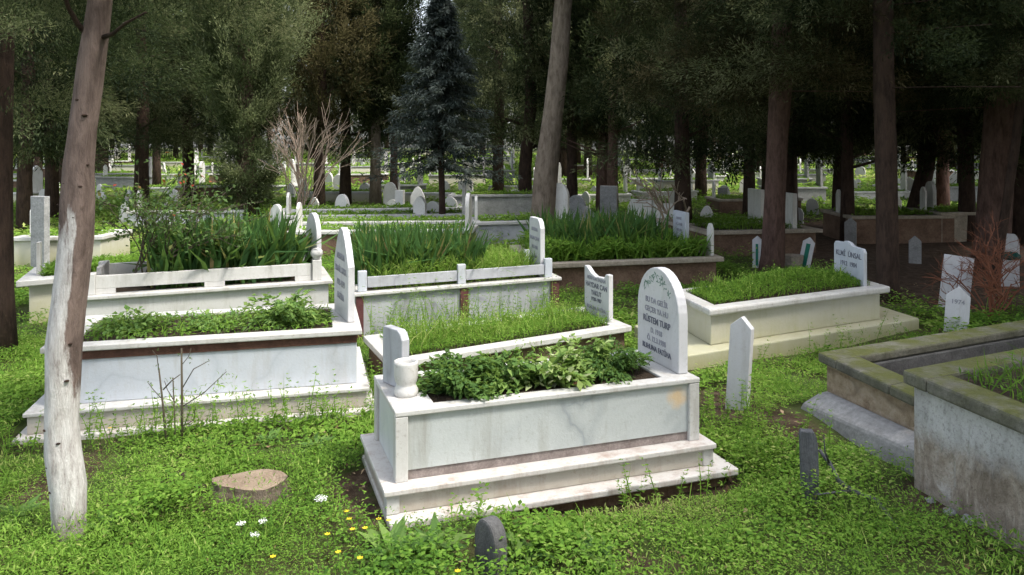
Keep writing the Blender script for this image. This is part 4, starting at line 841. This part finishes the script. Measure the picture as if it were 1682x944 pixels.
tag(fill_leaves(f7, .15, L-.16, .15, W-.15, .436, 12000, .055, .026, .010, 9, hi=mound, blades=3000, tint=(.1, .8)).build('grass', M['grass'], None, loc=f7.mid(.44)), 'fine bright green grass mound on the limewashed tomb', 'grass', kind='stuff')
lv = Leaves(); n = 420; a = rng.uniform(.2, L-.25, n); bb = rng.uniform(.17, W-.18, n); k = vnoise(a, bb, 4, 90) > .45; a, bb = a[k], bb[k]; n = len(a)
P = np.stack([f7.o[0]+a*f7.u[0]+bb*f7.v[0], f7.o[1]+a*f7.u[1]+bb*f7.v[1], .44+mound(a, bb)], 1); d = rng.normal(0, .35, (n, 3)); d[:, 2] = 1; hg = rng.uniform(.07, .2, n)
lv.blade(P, d, hg, .006, .3, rng.uniform(.3, .95, n))
for s in (.5, .8, 1): lv.leaf(P+norm(d)*(hg*s*.9)[:, None], rng.normal(0, 1, (n, 3)), .026, .010, rng.uniform(.4, .95, n))
tag(lv.build('weeds', M['grass'], None, loc=f7.mid(.44)), 'ragged taller weeds standing out of the grass on the limewashed tomb', 'weeds', kind='stuff')
L, W = f8b.L, f8b.W
tag(fill_leaves(f8b, .22, .9, .2, W-.2, .64, 500, .10, .06, .01, 10, blades=200, tint=(.0, .6)).build('grass', M['grass'], None, loc=f8b.mid(.6)), 'sparse weeds inside the bare concrete grave', 'grass', kind='stuff')
for fr, zz, lb in ((f9, .40, 'green grass strip in the dark brown grave beyond the forked marker'), (f10, .43, 'short grass inside the pale slab grave at the left')):
    tag(fill_leaves(fr, .2, fr.L-.2, .2, fr.W-.2, zz, 2500, .1, .07, .02, 11, blades=600, tint=(.2, .8)).build('grass', M['grass'], None, loc=fr.mid(zz)), lb, 'grass', kind='stuff')
# ================================================================ GROUND
def bareness(x, y):
    a, b = f1.loc(x, y)
    r = np.exp(-(((x-1.55)/.2)**2+((y-5.6)/.35)**2))+1.1*np.exp(-((b+.20)/.13)**4)*sstep(a, .3, .7)*(1-sstep(a, 1.8, 2.05))+np.exp(-(((x-2.15)/.25)**2+((y-3.85)/.3)**2))+np.exp(-(((x+2.5)/.22)**2+((y-4.3)/.5)**2))*.8+.9*np.exp(-((a+.15)/.10)**2)*(np.abs(b-.25) < .35)
    r = r+.7*np.exp(-(((x-.55)/.3)**2+((y-3.42)/.10)**2))+.7*np.exp(-(((x-1.75)/.2)**2+((y-4.9)/.4)**2))
    return r+1.1*sstep(x, 3.3, 5.0)*sstep(y, 8.5, 9.5)*(1-sstep(y, 16, 22))
xs = np.concatenate([np.linspace(-130, -12, 40), np.linspace(-11.5, 11.5, 150), np.linspace(12, 130, 40)]); ys = np.concatenate([np.linspace(-25, 1.5, 14), np.linspace(1.7, 14, 110), np.linspace(14.5, 130, 90)])
X, Yg = np.meshgrid(xs, ys); Z = terr(X, Yg)+.03*(vnoise(X, Yg, 3.0, 2)-.5)*(Yg < 14)-.01
me = bpy.data.meshes.new('ground'); nx, ny = len(xs), len(ys)
idx = np.arange(nx*ny).reshape(ny, nx)
me.from_pydata(np.stack([X.ravel(), Yg.ravel(), Z.ravel()], 1).tolist(), [], np.stack([idx[:-1, :-1], idx[:-1, 1:], idx[1:, 1:], idx[1:, :-1]], -1).reshape(-1, 4).tolist())
for p in me.polygons: p.use_smooth = True
br_ = np.clip(bareness(X.ravel(), Yg.ravel()), 0, 1); at_ = me.attributes.new('bare', 'FLOAT', 'POINT'); at_.data.foreach_set('value', br_.astype(np.float32))
m, nt, b, _ = mat('earth_and_moss'); n = N(nt)
c = n.ramp(n.noise(1.2, 8, .7), [(.3, (.055, .042, .026)), (.48, (.075, .085, .03)), (.6, (.07, .11, .03)), (.8, (.12, .16, .045))])
soil = n.ramp(n.noise(9, 9, .8), [(.3, (.03, .02, .014)), (.5, (.085, .058, .04)), (.72, (.17, .125, .09))])
ba = n.new('ShaderNodeAttribute', attribute_name='bare').outputs['Fac']
c = n.mix(n.ramp(n.math('ADD', ba, n.math('MULTIPLY', n.math('SUBTRACT', n.noise(6, 6, .7), .5), .6)), [(.25, 0), (.5, 1)]), c, soil); setc(nt, b, c, .95, .1)
n.bump(n.noise(14, 8, .8), .8, .05, b); me.materials.append(m)
go = bpy.data.objects.new('ground', me); COL.objects.link(go); tag(go, 'grassy earth floor of the cemetery', 'ground', kind='structure')
def clear(x, y):
    ok = np.ones(len(x), bool)
    for fr, a0, a1, b0, b1 in FOOT:
        a, b = fr.loc(x, y); ok &= ~((a > a0) & (a < a1) & (b > b0) & (b < b1))
    return ok
def dens(x, y):
    d = vnoise(x, y, 1.6, 21)*.55+vnoise(x, y, 4.2, 22)*.45
    return np.clip(-.28+2.0*d-1.25*bareness(x, y), 0, 1)
def cover(y0, y1, per, h, L_, W_, wide_=.70, tuft=.06, blades=0, seed=0, kl=8, sel=None, tb=0.0, upr=.35):
    area = wide_*(y1*y1-y0*y0)+(y1-y0)*.6; n = int(area*per/kl)
    u = rng.uniform(0, 1, n); y = np.sqrt(y0*y0+u*(y1*y1-y0*y0)); x = rng.uniform(-1, 1, n)*(y*wide_+.3)
    k = (rng.uniform(0, 1, n) < dens(x, y)) & clear(x, y)
    if sel: k &= rng.uniform(0, 1, n) < sel(x, y)
    x, y = x[k], y[k]; n = len(x)
    hh = h*(.18+4.6*(vnoise(x, y, 1.1, seed+1)*vnoise(x, y, 3.5, seed+2))**1.7+.35*vnoise(x, y, 9, seed+4))
    tn = np.clip(tb+.04+.42*vnoise(x, y, .8, seed+5)+.28*vnoise(x, y, 2.6, seed+6)+.24*vnoise(x, y, 8, seed+7), 0, 1)
    m = n*kl; X_ = np.repeat(x, kl)+rng.normal(0, tuft, m); Y_ = np.repeat(y, kl)+rng.normal(0, tuft, m)
    zz = np.repeat(hh, kl)*np.sqrt(rng.uniform(0, 1, m)); k = clear(X_, Y_); X_, Y_, zz = X_[k], Y_[k], zz[k]
    T = np.clip(np.repeat(tn, kl)[k]+rng.normal(0, .15, len(X_)), 0, 1); m = len(X_)
    P = np.stack([X_, Y_, terr(X_, Y_)+zz], 1); d = rng.normal(0, 1, (m, 3)); d[:, 2] = np.abs(d[:, 2])*upr
    sz = np.repeat(.55+.9*vnoise(x, y, 2.2, seed+9), kl)[k]*rng.uniform(.6, 1.4, m)
    GC.leaf(P, d, L_*sz, W_*sz, T, .2, .15)
    if blades:
        nb = int(area*blades); u = rng.uniform(0, 1, nb); y = np.sqrt(y0*y0+u*(y1*y1-y0*y0)); x = rng.uniform(-1, 1, nb)*(y*wide_+.3)
        k = (rng.uniform(0, 1, nb) < 1.6*dens(x, y)*vnoise(x, y, 1.3, seed+12)**2) & clear(x, y); x, y = x[k], y[k]; nb = len(x)
        d = rng.normal(0, .4, (nb, 3)); d[:, 2] = 1
        GC.blade(np.stack([x, y, terr(x, y)], 1), d, h*rng.uniform(.8, 2.2, nb), .004+.05*L_, rng.uniform(.2, .9, nb), np.clip(rng.normal(.55, .2, nb), 0, 1))
GC = Leaves()
pat = lambda x, y: sstep(vnoise(x, y, .95, 71)*.7+vnoise(x, y, 3, 72)*.3, .42, .58)
ipat = lambda x, y: 1-.85*pat(x, y)
for y0, y1, per, l, bl in ((3.0, 4.6, 17000, .0145, 1100), (4.6, 7.5, 8000, .0205, 550)):
    cover(y0, y1, per*1.3, .062, l*.95, l*.55, seed=1, blades=bl, sel=ipat, tb=.16)
    cover(y0, y1, per*.5, .075, l*1.5, l*.9, seed=30, sel=pat, tb=-.02, tuft=.05, kl=6)
    cover(y0, y1, per*.25, .10, l*1.6, l*.34, seed=50, tb=.14, tuft=.03, upr=1.6, kl=10)
cover(7.5, 13, 2200, .09, .042, .022, seed=1, blades=160); cover(13, 26, 320, .10, .10, .045, seed=1, blades=20, tuft=.12, tb=.1); cover(26, 60, 36, .14, .26, .10, seed=1, tuft=.25, tb=.22)
# wispy stems with whorled leaves at the feet of the tombs
ws = [(f1.loc, None)]; P0 = []
for fr, a0, a1, b0, b1, n_ in ((f1, -.3, 1.9, -.30, -.16, 14), (f2, -.1, 2.1, -.42, -.17, 75), (f2, 2.02, 2.3, -.3, .6, 25), (f5, .1, 2.1, -.28, -.03, 130), (f7, .1, 2.4, -.34, -.2, 12), (f4, .3, 2.2, -.3, -.05, 40), (f1, 1.95, 2.5, -.3, .7, 60)):
    for _ in range(n_):
        a, b_ = rng.uniform(a0, a1), rng.uniform(b0, b1); x, y, _z = fr.P(a, b_, 0); P0.append((x, y, float(terr(x, y)) if fr is not f5 else .0, rng.uniform(.14, .38) if fr is not f5 else rng.uniform(.3, .62)))
P0 = np.array(P0); dv = rng.normal(0, .22, (len(P0), 3)); dv[:, 2] = 1
GC.blade(P0[:, :3], dv, P0[:, 3], .006, .15, rng.uniform(.4, .8, len(P0)))
nt_ = 110; tx = rng.uniform(-3.2, 3.2, nt_); ty = rng.uniform(3.2, 7.2, nt_); k = (np.abs(tx) < .66*ty) & clear(tx, ty) & (vnoise(tx, ty, .9, 55) > .42); tx, ty = tx[k], ty[k]
TX = np.repeat(tx, 46)+rng.normal(0, .045, len(tx)*46); TY = np.repeat(ty, 46)+rng.normal(0, .045, len(tx)*46); k = clear(TX, TY); TX, TY = TX[k], TY[k]
d = rng.normal(0, .42, (len(TX), 3)); d[:, 2] = 1
GC.blade(np.stack([TX, TY, terr(TX, TY)], 1), d, rng.uniform(.06, .19, len(TX)), .0055, rng.uniform(.2, .9, len(TX)), np.clip(rng.normal(.5, .2, len(TX)), 0, 1))
dn = norm(dv)
for s in np.linspace(.25, 1, 7):
    for k in range(5):
        d = rng.normal(0, 1, (len(P0), 3)); d[:, 2] = .25; Q = P0[:, :3]+dn*(P0[:, 3]*s*.93)[:, None]
        GC.leaf(Q, d, .03*(1.25-.6*s)*rng.uniform(.6, 1.3, len(P0)), .009, np.clip(rng.normal(.55, .18, len(P0)), 0, 1))
LT = Leaves(); n = 5200; u = rng.uniform(0, 1, n); y = 3+7.5*u**1.3; x = rng.uniform(-1, 1, n)*(.7*y+.3); k = clear(x, y) & (rng.uniform(0, 1, n) < .25+.75*np.clip(bareness(x, y), 0, 1)); x, y = x[k], y[k]; n = len(x)
d = rng.normal(0, 1, (n, 3)); d[:, 2] *= .25; LT.leaf(np.stack([x, y, terr(x, y)+rng.uniform(.004, .03, n)], 1), d, rng.uniform(.02, .055, n), rng.uniform(.006, .024, n), rng.uniform(0, 1, n), .3, .1)
o = LT.build('leaf_litter', M['litter'], None); tag(o, 'dry brown leaf litter lying on the bare earth', 'leaf litter', kind='stuff')
o = GC.build('ground_cover', M['grass'], None); tag(o, 'bright green chickweed and grass covering the ground between the graves', 'ground cover', kind='stuff')
# broad-leaved weeds and flowers
def dock(px, py, n, L_, label, up=.8):
    x, y = gp(px, py); z = float(terr(x, y)); e = empty('leafy_weed', (x, y, z), label, 'weed'); lv = Leaves()
    n = n*2; L_ = L_*.62; an = rng.uniform(0, 6.28, n); d = np.stack([np.cos(an), np.sin(an), rng.uniform(.25, 2.0, n)*up], 1)
    st_ = np.tile([[x, y, z+.005]], (n, 1))+np.stack([np.cos(an), np.sin(an), np.zeros(n)], 1)*rng.uniform(0, .06, n)[:, None]
    l = L_*rng.uniform(.45, 1.15, n); lv.leaf(st_, d, l, l*rng.uniform(.24, .36, n), rng.uniform(.15, .72, n), .35, .28); lv.build('leaves', M['broad'], e)
for px, py, n_, l, lb in ((645, 925, 34, .26, 'lush broad-leaved weed at the bottom edge, left of the dark round stone'), (715, 915, 28, .24, 'broad-leaved weed between the lush weed and the dark round stone'), (862, 930, 18, .2, 'leafy weed just right of the dark round stone'), (980, 935, 22, .18, 'low leafy weed at the bottom edge below the right part of the nearest tomb'), (1190, 770, 14, .12, 'small leafy weed off the right corner of the nearest tomb'), (1235, 745, 16, .14, 'leafy weed between the nearest tomb and the grey post'), (205, 700, 20, .14, 'leafy weed in front of the left marble tomb, right of the whitewashed trunk'), (520, 745, 24, .14, 'leafy weed near the right foot of the left marble tomb'), (440, 735, 20, .13, 'leafy weed between the bare rose stems and the nearest tomb'), (180, 880, 26, .16, 'leafy weed right of the foot of the whitewashed trunk'), (30, 860, 26, .18, 'leafy weed at the left edge beside the whitewashed trunk')):
    dock(px, py, n_, l, lb)
fl = None
for i, (px, py) in enumerate(((568, 838), (578, 868), (600, 866), (557, 905), (539, 875), (622, 850), (447, 912), (590, 915), (180, 702), (640, 853), (575, 850), (752, 935))):
    x, y = gp(px, py, .13); c = (x, y, .0)
    if fl is None:
        fl = empty('yellow_flower', c, 'small yellow wildflower on a thin stem in the foreground weeds', 'flower', 'yellow wildflowers in the foreground')
        st_ = MB().tube([c, (c[0]+.004, c[1], .12)], [.002, .0015], 5).build('stem', M['twig_dark'], fl)
        hd = MB()
        for k in range(6):
            a = k*1.047; hd.add([(c[0]+.004, c[1], .122), (c[0]+.004+.010*math.cos(a-.45), c[1]+.010*math.sin(a-.45), .127), (c[0]+.004+.015*math.cos(a), c[1]+.015*math.sin(a), .128), (c[0]+.004+.010*math.cos(a+.45), c[1]+.010*math.sin(a+.45), .127)], [(0, 1, 2, 3)])
        hd.build('petals', M['petal_y'], fl)
    else:
        o = fl.copy(); COL.objects.link(o); o.location = c; o.rotation_euler.z = i
        for ch in fl.children: q = ch.copy(); COL.objects.link(q); q.parent = o
    
wf = None
for i, (px, py) in enumerate(((527, 820), (432, 848), (418, 870), (396, 852))):
    x, y = gp(px, py, .12); c = (x, y, .0)
    if wf is None:
        wf = empty('white_flower', c, 'flat head of tiny white flowers in the weeds left of the nearest tomb', 'flower', 'white flower heads left of the nearest tomb')
        MB().tube([c, (c[0], c[1], .115)], [.003, .002], 5).build('stem', M['twig_dark'], wf); hd = MB()
        for k in range(60):
            a = rng.uniform(0, 6.28); r = .03*math.sqrt(rng.uniform(0, 1)); px_, py_, s = c[0]+r*math.cos(a), c[1]+r*math.sin(a), .0045; zz = .118+rng.uniform(0, .012)
            hd.add([(px_-s, py_, zz), (px_, py_-s, zz+.002), (px_+s, py_, zz), (px_, py_+s, zz+.002)], [(0, 1, 2, 3)])
        hd.build('petals', M['petal_w'], wf)
    else:
        o = wf.copy(); COL.objects.link(o); o.location = c; o.rotation_euler.z = i*1.3; o.scale = (.75, .6, .8)
        for ch in wf.children: q = ch.copy(); COL.objects.link(q); q.parent = o
# ================================================================ LIGHT
SUN_EL, SUN_AZ = 58, 116          # azimuth: degrees right of the view direction
w = bpy.data.worlds.new('World'); S.world = w; w.use_nodes = True; nt = w.node_tree; nt.nodes.clear()
sky = nt.nodes.new('ShaderNodeTexSky'); sky.sky_type = 'NISHITA'; sky.sun_disc = False; sky.sun_elevation = math.radians(SUN_EL); sky.sun_rotation = math.radians(SUN_AZ); sky.dust_density = 3; sky.air_density = 1
hs_ = nt.nodes.new('ShaderNodeHueSaturation'); hs_.inputs['Saturation'].default_value = .45
bg = nt.nodes.new('ShaderNodeBackground'); bg.inputs[1].default_value = .145; wo = nt.nodes.new('ShaderNodeOutputWorld')
nt.links.new(sky.outputs[0], hs_.inputs['Color']); nt.links.new(hs_.outputs[0], bg.inputs[0]); nt.links.new(bg.outputs[0], wo.inputs[0])
sd = bpy.data.lights.new('sun', 'SUN'); sd.energy = 1.45; sd.angle = math.radians(10); sd.color = (1, .95, .86)
so = bpy.data.objects.new('sun', sd); COL.objects.link(so)
az, el = math.radians(SUN_AZ), math.radians(SUN_EL)
so.rotation_euler = Vector((math.sin(az)*math.cos(el), math.cos(az)*math.cos(el), math.sin(el))).to_track_quat('Z', 'Y').to_euler()
v = S.view_settings; v.view_transform = 'Standard'; v.look = 'None'; v.gamma = 1; v.use_curve_mapping = False; v.exposure = 1.8
S.cycles.max_bounces = 6; S.cycles.diffuse_bounces = 3; S.cycles.glossy_bounces = 2; S.cycles.transmission_bounces = 3; S.cycles.use_denoising = True
S.cycles.sample_clamp_indirect = 6
